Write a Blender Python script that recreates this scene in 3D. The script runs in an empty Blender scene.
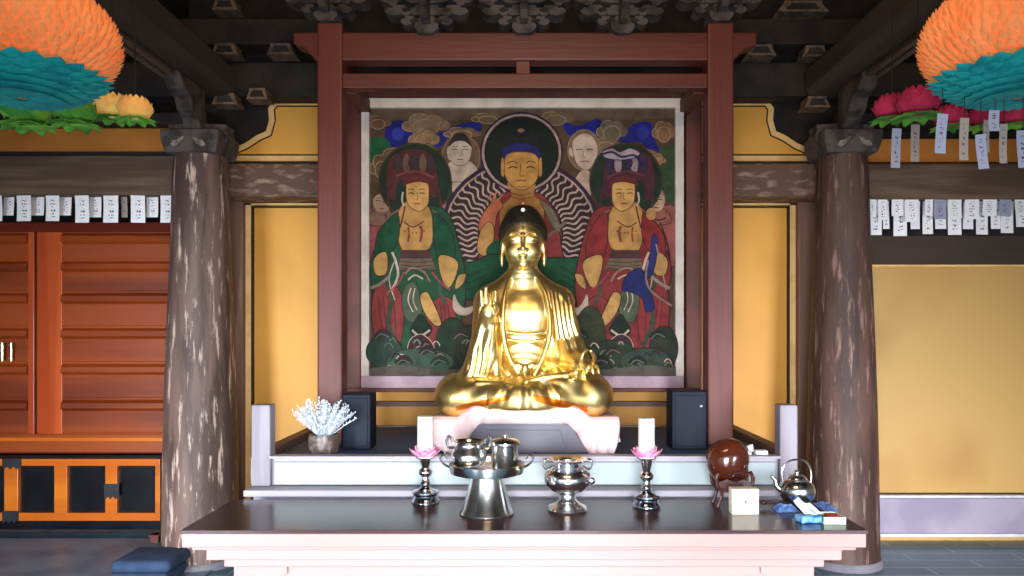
import bpy, bmesh, math, random
import numpy as np
from mathutils import Vector, Matrix
from mathutils.geometry import tessellate_polygon
random.seed(7)
S = bpy.context.scene
COL = S.collection
F, VX, VY, EYE = 760.0, 524.0, 330.0, 1.55      # focal length and vanishing point in photo pixels, eye height

# ------------------------------------------------------------------ camera, world, light
cd = bpy.data.cameras.new('camera'); cam = bpy.data.objects.new('camera', cd); COL.objects.link(cam)
cam.location = (0, 0, EYE); cam.rotation_euler = (math.radians(90), 0, 0)
cd.sensor_width = 36; cd.lens = 36 * F / 1024
cd.shift_x = (512 - VX) / 1024; cd.shift_y = (VY - 288) / 1024
cd.clip_start = .05; cd.clip_end = 100
S.camera = cam
S.view_settings.view_transform = 'Standard'; S.view_settings.look = 'None'
S.view_settings.gamma = 1; S.view_settings.use_curve_mapping = False
S.view_settings.exposure = 0.0
W = bpy.data.worlds.new('world'); S.world = W; W.use_nodes = True
_wn = W.node_tree; _bg = _wn.nodes['Background']
_tc = _wn.nodes.new('ShaderNodeTexCoord'); _sp = _wn.nodes.new('ShaderNodeSeparateXYZ'); _rp = _wn.nodes.new('ShaderNodeValToRGB')
_mr = _wn.nodes.new('ShaderNodeMapRange'); _mr.inputs[1].default_value = -1; _mr.inputs[2].default_value = 1
_wn.links.new(_tc.outputs['Generated'], _sp.inputs[0]); _wn.links.new(_sp.outputs[2], _mr.inputs[0]); _wn.links.new(_mr.outputs[0], _rp.inputs[0]); _wn.links.new(_rp.outputs[0], _bg.inputs[0])
_e = _rp.color_ramp.elements; _e[0].position = .44; _e[0].color = (.62, .60, .60, 1); _e[1].position = .53; _e[1].color = (.84, .92, 1.0, 1)
_bg.inputs[1].default_value = 1.15

def area(name, loc, target, sx, sy, power, color, spread=180):
    l = bpy.data.lights.new(name, 'AREA'); l.shape = 'RECTANGLE'; l.size = sx; l.size_y = sy
    l.energy = power; l.color = color; l.spread = math.radians(spread)
    o = bpy.data.objects.new(name, l); COL.objects.link(o); o.location = loc
    o.rotation_euler = (Vector(target) - Vector(loc)).to_track_quat('-Z', 'Y').to_euler()
    return o
area('daylight_door', (0.1, -.35, .95), (0.1, 5, .25), 1.3, 1.7, 82, (.92, .95, 1.0), 85)
area('daylight_left_door', (-2.9, -.35, .95), (-2.5, 5, -.1), .9, 1.6, 62, (.86, .93, 1.0), 66)
area('daylight_right_door', (2.9, -.35, .95), (2.7, 5, -.1), .9, 1.6, 50, (.95, .95, 1.0), 58)
area('hall_lamp', (0, 1.6, 3.7), (0, 5.2, 2.3), 1.2, .5, 26, (1.0, .66, .36))

# ------------------------------------------------------------------ materials
def lin(c):
    return tuple((x / 255 / 12.92) if x / 255 <= .04045 else ((x / 255 + .055) / 1.055) ** 2.4 for x in c)
MATS = {}
def mat(name, rgb, rough=.6, metal=0, rgb2=None, scale=6, stretch=(1, 1, 1), thr=(.45, .6), bump=0, bscale=40,
        detail=6, coat=0, trans=0, spec=.5, attr=None):
    if name in MATS: return MATS[name]
    m = bpy.data.materials.new(name); m.use_nodes = True; nt = m.node_tree; b = nt.nodes['Principled BSDF']
    b.inputs['Roughness'].default_value = rough; b.inputs['Metallic'].default_value = metal
    b.inputs['Coat Weight'].default_value = coat; b.inputs['Transmission Weight'].default_value = trans
    b.inputs['Specular IOR Level'].default_value = spec
    tc = nt.nodes.new('ShaderNodeTexCoord'); mp = nt.nodes.new('ShaderNodeMapping')
    nt.links.new(tc.outputs['Object'], mp.inputs['Vector']); mp.inputs['Scale'].default_value = stretch
    c1 = (*lin(rgb), 1); c2 = (*lin(rgb2), 1) if rgb2 else tuple(x * .82 for x in c1[:3]) + (1,)
    n = nt.nodes.new('ShaderNodeTexNoise'); n.inputs['Scale'].default_value = scale; n.inputs['Detail'].default_value = detail
    nt.links.new(mp.outputs[0], n.inputs['Vector'])
    r = nt.nodes.new('ShaderNodeValToRGB'); r.color_ramp.elements[0].position = thr[0]; r.color_ramp.elements[1].position = thr[1]
    r.color_ramp.elements[0].color = c1; r.color_ramp.elements[1].color = c2
    nt.links.new(n.outputs['Fac'], r.inputs[0])
    out = r.outputs[0]
    if attr:
        a = nt.nodes.new('ShaderNodeVertexColor'); a.layer_name = attr
        mx = nt.nodes.new('ShaderNodeMix'); mx.data_type = 'RGBA'; mx.blend_type = 'MULTIPLY'; mx.inputs[0].default_value = 1
        nt.links.new(a.outputs[0], mx.inputs[6]); nt.links.new(out, mx.inputs[7]); out = mx.outputs[2]
    nt.links.new(out, b.inputs['Base Color'])
    if bump:
        n2 = nt.nodes.new('ShaderNodeTexNoise'); n2.inputs['Scale'].default_value = bscale; n2.inputs['Detail'].default_value = 5
        nt.links.new(mp.outputs[0], n2.inputs['Vector'])
        bp = nt.nodes.new('ShaderNodeBump'); bp.inputs['Strength'].default_value = bump; bp.inputs['Distance'].default_value = .01
        nt.links.new(n2.outputs['Fac'], bp.inputs['Height']); nt.links.new(bp.outputs[0], b.inputs['Normal'])
    MATS[name] = m
    return m
V3 = (1, 1, .09)     # grain along z
H3 = (.09, 1, 1)     # grain along x
Y3 = (1, .09, 1)
def column_mat(name, base, mid, peel):
    m = mat(name, base, .62, bump=.5, bscale=22, stretch=(1, 1, .13))
    nt = m.node_tree; b = nt.nodes['Principled BSDF']
    mp = [n for n in nt.nodes if n.bl_idname == 'ShaderNodeMapping'][0]
    def ramp(scale, lo, hi, det):
        n = nt.nodes.new('ShaderNodeTexNoise'); n.inputs['Scale'].default_value = scale; n.inputs['Detail'].default_value = det
        n.inputs['Roughness'].default_value = .65
        nt.links.new(mp.outputs[0], n.inputs['Vector'])
        r = nt.nodes.new('ShaderNodeMapRange'); r.inputs[1].default_value = lo; r.inputs[2].default_value = hi
        nt.links.new(n.outputs['Fac'], r.inputs[0]); return r.outputs[0]
    def mix(f, a, c):
        x = nt.nodes.new('ShaderNodeMix'); x.data_type = 'RGBA'; nt.links.new(f, x.inputs[0])
        if isinstance(a, tuple): x.inputs[6].default_value = (*lin(a), 1)
        else: nt.links.new(a, x.inputs[6])
        x.inputs[7].default_value = (*lin(c), 1); return x.outputs[2]
    o = mix(ramp(6, .44, .58, 9), base, mid)
    o = mix(ramp(26, .555, .64, 12), o, peel)
    nt.links.new(o, b.inputs['Base Color'])
    return m
M_col_l = column_mat('weathered_column_wood', (72, 54, 48), (112, 88, 80), (196, 172, 160))
M_col_r = column_mat('weathered_red_column_wood', (58, 37, 31), (88, 62, 54), (136, 108, 96))
M_red = mat('red_painted_wood', (106, 50, 40), .5, rgb2=(88, 40, 32), scale=5, stretch=V3, bump=.2)
M_redh = mat('red_painted_beam', (100, 46, 36), .5, rgb2=(82, 36, 28), scale=5, stretch=H3, bump=.2)
M_redd = mat('dark_red_wood', (98, 46, 36), .6, rgb2=(80, 38, 30), scale=5, bump=.2)
M_old = mat('old_grey_brown_beam', (78, 60, 46), .75, rgb2=(112, 92, 74), scale=14, detail=12, thr=(.45, .68), stretch=H3, bump=.6, bscale=18)
M_oldc = mat('old_flaking_beam', (96, 70, 56), .75, rgb2=(156, 128, 110), scale=20, detail=12, stretch=(.4, 1, 1), thr=(.5, .66), bump=.6, bscale=18)
M_dark = mat('smoked_dark_wood', (50, 42, 38), .8, rgb2=(34, 28, 26), scale=5, bump=.5, bscale=15)
M_dark2 = mat('black_brown_wood', (40, 33, 30), .85, rgb2=(28, 23, 21), scale=5, bump=.3)
M_grey = mat('faded_carved_wood', (84, 76, 74), .8, rgb2=(50, 43, 42), scale=9, bump=.5, bscale=20)
M_side = mat('grey_brown_side_beam', (72, 63, 56), .75, rgb2=(54, 47, 42), scale=6, stretch=Y3, bump=.5, bscale=16)
M_mould = mat('worn_beam_moulding', (104, 88, 78), .6, rgb2=(84, 70, 62), scale=6, stretch=Y3)
M_block = mat('block_edge_paint', (120, 100, 80), .7, rgb2=(84, 68, 56), scale=20)
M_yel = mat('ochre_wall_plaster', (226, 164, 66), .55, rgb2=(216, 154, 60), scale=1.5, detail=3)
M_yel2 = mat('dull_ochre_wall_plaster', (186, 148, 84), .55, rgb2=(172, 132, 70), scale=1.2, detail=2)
M_cream = mat('cream_border_paint', (238, 196, 128), .6, rgb2=(224, 180, 110), scale=8)
M_ink = mat('black_line_paint', (32, 24, 22), .6)
M_jamb = mat('jamb_wood', (118, 86, 72), .7, rgb2=(150, 120, 104), scale=8, stretch=V3, thr=(.5, .6), bump=.5)
M_lav = mat('lavender_grey_plinth', (150, 142, 160), .6, rgb2=(132, 124, 146), scale=2)
M_lav2 = mat('pale_line_plinth', (205, 205, 215), .5)
M_wht = mat('paper_white', (236, 238, 244), .8, rgb2=(226, 228, 236), scale=12)
M_table = mat('dark_lacquered_table_top', (78, 58, 60), .22, rgb2=(68, 50, 54), scale=4, stretch=H3, spec=.35, coat=.0)
M_tabf = mat('daylight_paled_table_front', (186, 154, 150), .45, rgb2=(176, 142, 138), scale=3, stretch=H3)  # paler than the top: part of the daylight glare is in this colour
M_alt = mat('grey_lavender_altar_wood', (176, 172, 184), .55, rgb2=(158, 154, 168), scale=5, stretch=H3)
M_altv = mat('grey_lavender_post_wood', (156, 150, 162), .55, rgb2=(120, 112, 124), scale=6, stretch=V3, bump=.3)
M_mint = mat('pale_mint_panel', (178, 192, 194), .5, rgb2=(160, 176, 180), scale=4, stretch=H3)
M_deck = mat('slate_blue_altar_top', (84, 108, 146), .6, spec=.2, rgb2=(72, 94, 130), scale=4)
M_chrome = mat('polished_steel', (244, 246, 248), .2, 1, rgb2=(196, 194, 190))
M_brass = mat('steel_base', (176, 186, 206), .12, 1)
M_gold = mat('gilded_surface', (252, 230, 162), .38, 1, rgb2=(248, 218, 138), scale=10, bump=.06, bscale=30)
M_hair = mat('dark_green_black_hair', (34, 34, 26), .35, rgb2=(26, 26, 20), scale=30)
M_pinkc = mat('white_pink_cloth', (240, 214, 216), .75, rgb2=(234, 200, 206), scale=6)
M_ped = mat('lavender_grey_pedestal', (108, 106, 120), .5, rgb2=(92, 90, 104), scale=4, stretch=H3)
M_blk = mat('navy_black_plastic', (10, 24, 46), .5, spec=.2, rgb2=(8, 18, 38), scale=3)
M_blk2 = mat('black_grille', (16, 22, 32), .7)
M_candle = mat('white_wax', (250, 248, 240), .4)
M_petal = mat('pink_lotus_plastic', (248, 130, 190), .4, rgb2=(250, 190, 215), scale=14)
M_petalw = mat('pale_pink_lotus_plastic', (250, 214, 228), .4, rgb2=(246, 160, 200), scale=14)
M_moktak = mat('lacquered_brown_wood', (92, 42, 24), .16, rgb2=(72, 30, 18), scale=3, coat=.6)
M_stand = mat('red_brown_carved_wood', (66, 32, 28), .35, rgb2=(50, 24, 22), scale=8)
M_orange = mat('orange_tissue_paper', (255, 168, 100), .85, rgb2=(255, 146, 76), scale=9, thr=(.4, .65), bump=.6, bscale=60)
M_teal = mat('teal_crepe_paper', (20, 172, 172), .8, rgb2=(8, 140, 150), scale=12, bump=.5, bscale=60)
M_pinkl = mat('crimson_pink_tissue', (196, 44, 92), .85, rgb2=(168, 36, 78), scale=12, bump=.4)
M_leaf = mat('green_leaf_paper', (112, 184, 60), .75, rgb2=(44, 130, 44), scale=8, thr=(.42, .58))
M_yell = mat('yellow_peach_tissue', (252, 214, 120), .8, rgb2=(246, 176, 92), scale=12)
M_cab = mat('orange_red_lacquer_wood', (150, 64, 14), .42, rgb2=(114, 42, 10), scale=4, stretch=H3, coat=.08)
M_cabd = mat('deep_red_lacquer_wood', (104, 32, 10), .3, rgb2=(96, 26, 10), scale=4, stretch=H3, coat=.25)
M_cabs = mat('orange_stile_wood', (196, 88, 38), .3, rgb2=(170, 66, 24), scale=5, stretch=V3, coat=.3)
M_chest = mat('amber_wood', (214, 118, 30), .3, rgb2=(196, 98, 22), scale=5, stretch=H3, coat=.2)
M_iron = mat('black_iron', (34, 38, 46), .5, rgb2=(24, 26, 32), scale=10)
M_panel = mat('black_panel', (22, 22, 28), .25, rgb2=(16, 16, 20), scale=4)
M_steelh = mat('pale_brass_handle', (214, 200, 150), .3, 1)
M_blue = mat('blue_cushion_cloth', (46, 68, 98), .85, rgb2=(38, 58, 86), scale=8)
M_mat = mat('grey_floor_mat', (118, 140, 160), .4, rgb2=(96, 120, 142), scale=3)
M_brown = mat('brown_wall_rail', (112, 84, 76), .6)

# ------------------------------------------------------------------ mesh building
def P(px, py, D): return Vector(((px - VX) * D / F, D, EYE + (VY - py) * D / F))
def X(px, D): return (px - VX) * D / F
def Z(py, D): return EYE + (VY - py) * D / F

class MB:
    def __init__(s): s.v = []; s.f = []; s.m = []; s.mats = []
    def mi(s, m):
        if m not in s.mats: s.mats.append(m)
        return s.mats.index(m)
    def add(s, vs, fs, m):
        o = len(s.v); s.v += [tuple(v) for v in vs]; k = s.mi(m)
        for f in fs: s.f.append([i + o for i in f]); s.m.append(k)
        return s
    def box(s, a, b, m, M=None):
        x0, x1 = sorted((a[0], b[0])); y0, y1 = sorted((a[1], b[1])); z0, z1 = sorted((a[2], b[2]))
        vs = [Vector((x, y, z)) for z in (z0, z1) for y in (y0, y1) for x in (x0, x1)]
        if M: vs = [M @ v for v in vs]
        return s.add(vs, [(0, 2, 3, 1), (4, 5, 7, 6), (0, 1, 5, 4), (2, 6, 7, 3), (0, 4, 6, 2), (1, 3, 7, 5)], m)
    def prism(s, pts, dvec, m):
        """closed outline of 3D points extruded along dvec"""
        n = len(pts); dvec = Vector(dvec)
        vs = [Vector(p) for p in pts] + [Vector(p) + dvec for p in pts]
        tri = tessellate_polygon([[Vector(p) for p in pts]])
        fs = [tuple(t) for t in tri] + [tuple(i + n for i in reversed(t)) for t in tri]
        fs += [(i, (i + 1) % n, (i + 1) % n + n, i + n) for i in range(n)]
        return s.add(vs, fs, m)
    def lathe(s, prof, c, m, n=32, M=None, sq=None):
        """prof [(r, z)], revolved about the vertical through c"""
        vs = []; fs = []
        for r, z in prof:
            for i in range(n):
                a = 2 * math.pi * i / n
                v = Vector((r * math.cos(a), r * math.sin(a), z))
                if M: v = M @ v
                vs.append(v + Vector(c))
        for j in range(len(prof) - 1):
            for i in range(n):
                k = (i + 1) % n
                fs.append((j * n + i, j * n + k, (j + 1) * n + k, (j + 1) * n + i))
        fs.append(tuple(range(n))[::-1]); fs.append(tuple((len(prof) - 1) * n + i for i in range(n)))
        return s.add(vs, fs, m)
    def tube(s, pts, r, m, n=8, closed=False):
        pts = [Vector(p) for p in pts]; N = len(pts)
        rs = r if isinstance(r, (list, tuple)) else [r] * N
        vs = []; fs = []; up = None
        for i, p in enumerate(pts):
            if closed: t = pts[(i + 1) % N] - pts[i - 1]
            else: t = pts[min(i + 1, N - 1)] - pts[max(i - 1, 0)]
            t.normalize()
            if up is None:
                up = Vector((0, 0, 1)) if abs(t.z) < .9 else Vector((1, 0, 0))
            u = t.cross(up); u.normalize(); w = u.cross(t); w.normalize(); up = w
            for k in range(n):
                a = 2 * math.pi * k / n
                vs.append(p + (u * math.cos(a) + w * math.sin(a)) * rs[i])
        for i in range(N if closed else N - 1):
            for k in range(n):
                a, b = i * n, ((i + 1) % N) * n; k2 = (k + 1) % n
                fs.append((a + k, a + k2, b + k2, b + k))
        if not closed: fs.append(tuple(range(n))[::-1]); fs.append(tuple((N - 1) * n + k for k in range(n)))
        return s.add(vs, fs, m)
    def grid(s, fn, nu, nv, m, thick=None):
        vs = [Vector(fn(i / nu, j / nv)) for j in range(nv + 1) for i in range(nu + 1)]
        fs = [(j * (nu + 1) + i, j * (nu + 1) + i + 1, (j + 1) * (nu + 1) + i + 1, (j + 1) * (nu + 1) + i) for j in range(nv) for i in range(nu)]
        return s.add(vs, fs, m)
    def ell(s, c, r, m, n=24, k=14, M=None):
        prof = [(math.sin(math.pi * j / k), -math.cos(math.pi * j / k)) for j in range(k + 1)]
        prof[0] = (.01, -1); prof[-1] = (.01, 1)
        R = Matrix.Diagonal((r[0], r[1], r[2])); R = (M @ R) if M else R
        return s.lathe(prof, c, m, n, R)
    def build(s, name, parent=None, smooth=False, bevel=0, solid=0, sub=0, fix=True):
        me = bpy.data.meshes.new(name)
        off = Vector((0, 0, 0))
        me.from_pydata(s.v, [], s.f)
        for m in s.mats: me.materials.append(m)
        me.polygons.foreach_set('material_index', s.m)
        if fix:
            bm = bmesh.new(); bm.from_mesh(me); bmesh.ops.recalc_face_normals(bm, faces=bm.faces); bm.to_mesh(me); bm.free()
        if smooth: me.polygons.foreach_set('use_smooth', [True] * len(me.polygons))
        o = bpy.data.objects.new(name, me); COL.objects.link(o)
        if parent is not None:
            o.parent = parent; o.matrix_parent_inverse = Matrix.Translation(-parent.location)
        if solid:
            q = o.modifiers.new('solid', 'SOLIDIFY'); q.thickness = solid; q.offset = 0
        if bevel:
            q = o.modifiers.new('bevel', 'BEVEL'); q.width = bevel; q.segments = 2; q.limit_method = 'ANGLE'; q.angle_limit = .6
        if sub:
            q = o.modifiers.new('sub', 'SUBSURF'); q.levels = sub; q.render_levels = sub
        if smooth:
            try: me.set_sharp_from_angle(angle=math.radians(42))
            except Exception: pass
        return o
def tag(o, label=None, cat=None, group=None, kind=None):
    if label: o['label'] = label
    if cat: o['category'] = cat
    if group: o['group'] = group
    if kind: o['kind'] = kind
    return o
def thing(name, loc, label, cat, group=None):
    o = bpy.data.objects.new(name, None); COL.objects.link(o); o.location = Vector(loc); o.empty_display_size = .1
    return tag(o, label, cat, group)
def struct(name, mb, **k): return tag(mb.build(name, **k), kind='structure')
def copy_tree(o, parent=None):
    c = o.copy(); COL.objects.link(c)
    if parent is not None: c.parent = parent
    for ch in list(o.children): copy_tree(ch, c)
    return c
def pl(px_pts, D, dvec, m, mb=None):
    mb = mb or MB(); return mb.prism([P(x, y, D) for x, y in px_pts], dvec, m)
def bpx(x0, y0, x1, y1, D, depth, m, mb=None):
    """box whose front face covers the pixel rectangle at distance D"""
    mb = mb or MB(); return mb.box((X(x0, D), D, Z(y0, D)), (X(x1, D), D + depth, Z(y1, D)), m)
def cat(pts, n=5, closed=True):
    out = []; N = len(pts); R = N if closed else N - 1
    g = (lambda i: pts[i % N]) if closed else (lambda i: pts[max(0, min(N - 1, i))])
    for i in range(R):
        a, b, c, d = g(i - 1), g(i), g(i + 1), g(i + 2)
        for k in range(n):
            t = k / n
            out.append(tuple(.5 * (2 * b[j] + (c[j] - a[j]) * t + (2 * a[j] - 5 * b[j] + 4 * c[j] - d[j]) * t * t + (3 * b[j] - a[j] - 3 * c[j] + d[j]) * t ** 3) for j in range(len(b))))
    if not closed: out.append(tuple(pts[-1]))
    return out
ORD = ['first', 'second', 'third', 'fourth', 'fifth', 'sixth', 'seventh', 'eighth', 'ninth', 'tenth', 'eleventh', 'twelfth', 'thirteenth', 'fourteenth']

# ------------------------------------------------------------------ hall shell
WC, WL = 5.6, 6.45       # wall faces: behind the altar and right bay / left bay
b = MB(); b.box((-5.2, -1.2, -.1), (5.2, 6.7, 0), mat('slate_floor', (76, 118, 136), .3, rgb2=(48, 82, 100), scale=1.6, detail=6, thr=(.35, .65), bump=.1, bscale=6))
fl = struct('floor', b)
nt = MATS['slate_floor'].node_tree; bs = nt.nodes['Principled BSDF']
br = nt.nodes.new('ShaderNodeTexBrick'); br.inputs['Scale'].default_value = 1.0; br.inputs['Mortar Size'].default_value = .008
br.inputs['Brick Width'].default_value = .75; br.inputs['Row Height'].default_value = .16
src = bs.inputs['Base Color'].links[0].from_socket
mxn = nt.nodes.new('ShaderNodeMix'); mxn.data_type = 'RGBA'; mxn.inputs[7].default_value = (*lin((120, 146, 156)), 1)
tcn = nt.nodes.new('ShaderNodeTexCoord'); nt.links.new(tcn.outputs['Object'], br.inputs['Vector'])
nt.links.new(br.outputs['Fac'], mxn.inputs[0]); nt.links.new(src, mxn.inputs[6]); nt.links.new(mxn.outputs[2], bs.inputs['Base Color'])
struct('ceiling', MB().box((-5.2, -1.2, 4.5), (5.2, 6.7, 4.6), M_dark2))
struct('wall_left', MB().box((-5.2, -1.2, 0), (-5.1, 6.7, 4.5), mat('pale_lime_plaster', (214, 216, 210), .8)))
struct('wall_right', MB().box((5.1, -1.2, 0), (5.2, 5.6, 4.5), MATS['pale_lime_plaster']))
struct('wall_front_sky_block', MB().box((-5.2, -1.3, 2.75), (5.2, -1.2, 4.5), M_dark2))  # unseen lintel band, added to keep skylight off the upper hall
# back wall: upper dark boarding, ochre plaster below, set back behind the left bay
b = MB()
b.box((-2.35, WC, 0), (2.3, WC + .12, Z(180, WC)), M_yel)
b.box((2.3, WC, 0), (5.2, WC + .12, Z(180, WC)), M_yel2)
b.box((-2.47, WC, 0), (-2.35, WL, 4.5), M_dark2)
b.box((-2.35, WC, Z(180, WC)), (2.3, WC + .12, 4.5), M_dark2)
b.box((2.3, WC, Z(180, WC)), (5.2, WC + .12, 4.5), M_dark2)
b.box((-5.2, WL, 0), (-2.35, WL + .12, 4.5), M_dark2)
struct('wall_back', b)
TR = [0]
def trim(mb, **k):
    TR[0] += 1; return struct('trim_%d' % TR[0], mb, **k)
# upper ochre strips over the side-bay beams
trim(bpx(-80, 124, 172, 152, 5.42, .05, mat('deep_ochre_plaster', (196, 124, 44), .6, rgb2=(182, 110, 36), scale=2)))
trim(bpx(864, 139, 1100, 162, 5.45, .05, MATS['deep_ochre_plaster']))
trim(bpx(-80, 151.5, 174, 155, 5.36, .08, M_ink))
# side-bay beams
trim(bpx(-80, 155, 176, 195, 5.2, .34, M_old), bevel=.015)
trim(bpx(862, 163, 1110, 199, 5.2, .34, M_old), bevel=.015)
trim(bpx(866, 236, 1110, 264, 5.5, .12, mat('dark_lower_beam', (66, 52, 40), .8, rgb2=(54, 42, 34), scale=5, stretch=H3)))
trim(bpx(868, 199, 1110, 237, 5.52, .06, M_dark2))
trim(bpx(868, 264, 1110, 266.5, 5.56, .05, M_cream))
# right plinth
trim(bpx(870, 495.5, 1110, 498.5, 5.53, .08, M_lav2))
trim(bpx(870, 498, 1110, 534, 5.53, .08, M_lav)); trim(bpx(870, 534, 1110, 537, 5.5, .1, M_lav2))
trim(bpx(870, 493.5, 1110, 495.5, 5.57, .05, M_ink))
# beam between the two columns, jambs, wall rails behind the statue
trim(bpx(214, 163, 832, 197, 5.3, .28, M_oldc), bevel=.015)
trim(bpx(222, 197, 243, 500, 5.52, .07, M_jamb), bevel=.01)
trim(bpx(798, 197, 826, 500, 5.52, .07, M_jamb), bevel=.01)
b = MB()
bpx(330, 402, 720, 406.5, 5.52, .07, M_brown, b); bpx(330, 426, 720, 429, 5.54, .05, M_lav2, b)
trim(b)
# ochre side panels with cream border and black line
def side_panel(x0, x1, s):
    D = 5.57; b = MB()
    lo, hi = (x0, x1) if s > 0 else (x1, x0)
    e = x0
    bpx(min(e, e + s * 8), 199, max(e, e + s * 8), 500, D, .028, M_cream, b)
    bpx(min(e, e + s * 110), 199, max(e, e + s * 110), 205, D, .028, M_cream, b)
    bpx(min(e + s * 8.2, e + s * 10), 206, max(e + s * 8.2, e + s * 10), 500, D - .004, .03, M_ink, b)
    bpx(min(e + s * 8.2, e + s * 110), 206, max(e + s * 8.2, e + s * 110), 207.5, D - .004, .03, M_ink, b)
    return trim(b)
side_panel(243, 0, 1); side_panel(798, 0, -1)
# upper stepped ochre panels
def inset(pts, d):
    out = []; n = len(pts); A = sum(pts[i][0] * pts[(i + 1) % n][1] - pts[(i + 1) % n][0] * pts[i][1] for i in range(n)); sg = 1 if A > 0 else -1
    for i in range(n):
        a, p, c = Vector(pts[i - 1]), Vector(pts[i]), Vector(pts[(i + 1) % n])
        e1 = (p - a).normalized(); e2 = (c - p).normalized()
        n1 = Vector((-e1.y, e1.x)) * sg; n2 = Vector((-e2.y, e2.x)) * sg
        m = (n1 + n2).normalized(); k = d / max(.5, m.dot(n1)); q = p + m * k
        out.append((q.x, q.y))
    return out
def stepped(pts, sgn):
    def mir(p): return (p[0] if sgn > 0 else 1042 - p[0], p[1])
    b = MB(); D = 5.52
    pl([mir(p) for p in pts], D, (0, .05, 0), M_cream, b)
    cx, cy = 330, 140
    def ins(p, d):
        return (p[0] + (d if p[0] < 340 else 0), p[1] + (d if p[1] < 158 else -d * .7))
    pl([mir(p) for p in inset(pts, 5.5)], D - .006, (0, .02, 0), M_ink, b)
    pl([mir(p) for p in inset(pts, 7)], D - .012, (0, .02, 0), M_yel, b)
    return trim(b)
LP = [(229, 161), (229, 150), (245, 143), (257, 135), (266, 131), (269, 120), (268, 108), (274, 100), (372, 100), (372, 161)]
stepped(LP, 1); stepped(LP, -1)
# upper dark tie beams of the back wall
for (y0, y1, D, m) in ((112, 124, 5.3, M_dark), (62, 96, 5.34, M_dark), (18, 44, 5.3, M_dark)):
    trim(bpx(-150, y0, 206 if y0 > 100 else 322, y1, D, .2, m), bevel=.01)
    trim(bpx(838 if y0 > 100 else 722, y0, 1180, y1, D, .2, m), bevel=.01)
trim(bpx(318, 20, 725, 92, 5.45, .1, M_dark2))

# ------------------------------------------------------------------ columns, side beams, brackets
def column(pxc, D, m, label, xt, xb):
    cx = X(pxc, D)
    t = thing('column', (cx, D, 0), label, 'column')
    prof = []
    zt = Z(158, D)
    for i in range(13):
        u = i / 12; r = xb + (xt - xb) * u ** .9 + .012 * math.sin(math.pi * min(1, u * 1.3))
        prof.append((r, .05 + (zt - .05) * u))
    prof[-1] = (xt * .97, zt)
    MB().lathe(prof, (cx, D, 0), m, 40).build('shaft', t, True)
    MB().lathe([(xb + .015, 0), (xb + .015, .03), (xb + .012, .042), (xb + .004, .05)], (cx, D, 0), mat('grey_base_stone', (110, 108, 116), .7, bump=.3, bscale=12), 40).build('base_stone', t, True)
    # capital: flared block with carved scalloped wings
    b = MB(); hw = .165
    z0, z1 = zt, Z(136, D)
    vs = [(cx + sx * w, D + sy * w, z) for z, w in ((z0, hw), (z0 + (z1 - z0) * .5, .185), (z1, .19)) for sx, sy in ((-1, -1), (1, -1), (1, 1), (-1, 1))]
    fs = [(0, 1, 2, 3)[::-1], (8, 9, 10, 11)] + [(r * 4 + i, r * 4 + (i + 1) % 4, r * 4 + 4 + (i + 1) % 4, r * 4 + 4 + i) for r in range(2) for i in range(4)]
    b.add(vs, fs, M_grey)
    b.build('capital', t, bevel=.01)
    b = MB()
    for s in (-1, 1):
        o = [(0, 0), (.14, -.01), (.17, -.05), (.2, -.02), (.22, .01), (.23, .05), (.21, .09), (.22, .12), (0, .13)]
        b.prism([Vector((cx + s * x * .88, D - .06, z1 - .06 + z)) for x, z in o], (0, .14, 0), M_grey)
        pts = cat([(.09, .02), (.14, -.0), (.16, -.03), (.2, .0), (.17, .03), (.13, .035)], 3)
        b.prism([Vector((cx + s * (x * .95 - .03), D - .075, z1 - .03 + z)) for x, z in pts], (0, .015, 0), M_block)
    b.build('bracket_wing', t, bevel=.006)
    for s in (-1, 1):
        b = MB(); q = cat([(.03, .035), (.055, .02), (.085, .03), (.115, .06), (.135, .1), (.105, .09), (.08, .07), (.055, .07)], 4)
        b.prism([Vector((cx + s * (.135 - x * .8), D - .2, zt + z * .8 + .015)) for x, z in q], (0, .02, 0), mat('faded_white_scroll_paint', (140, 130, 122), .7, rgb2=(96, 88, 84), scale=20))
        o = b.build('painted_scroll', t); o['label'] = 'faded white painted scroll'
    return t
column(201, 5.08, M_col_l, 'thick weathered grey-brown wooden column on the left with pale peeling streaks', .175, .245)
column(842, 5.08, M_col_r, 'thick dark reddish wooden column on the right of the altar', .163, .235)
def side_beam(s, lab):
    xi, xo = s * 1.98, s * 2.27
    if s > 0: xi, xo = 1.93, 2.24
    t = thing('crossbeam', ((xi + xo) / 2, 4.9, 3.14), lab, 'beam')
    b = MB()
    o = [(xi, 3.19), (xi, 3.34), (xo, 3.34), (xo, 3.19), (xo - s * .03, 3.14), (xi + s * .03, 3.14)]
    b.prism([Vector((x, 1.6, z)) for x, z in o], (0, 3.62, 0), M_side)
    b.build('beam', t, bevel=.02)
    # moulded under-strip with a groove
    b = MB(); xc = (xi + xo) / 2 + s * .06
    b.box((xc - .05, 1.6, 3.105), (xc - .01, 4.75, 3.14), M_mould); b.box((xc + .01, 1.6, 3.105), (xc + .05, 4.75, 3.14), M_mould)
    b.build('underside_moulding', t, bevel=.006)
    # curved bracket that drops from the beam to the column head
    b = MB(); cx = X(201 if s < 0 else 842, 5.08); z1 = Z(136, 5.08)
    o = [(5.1, z1 + .17), (4.72, z1 + .2), (4.5, z1 + .3), (4.38, 2.99), (5.1, 2.99)]
    o = [(5.02, z1 + .001), (4.95, z1 + .01), (4.9, z1 + .07), (4.84, z1 + .1), (4.8, z1 + .17), (4.7, z1 + .2), (4.64, 3.139), (5.02, 3.139)]
    b.prism([Vector((cx - .055, y, z)) for y, z in o], (.11, 0, 0), M_grey)
    b.build('curved_bracket', t, bevel=.012)
    return t
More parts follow.
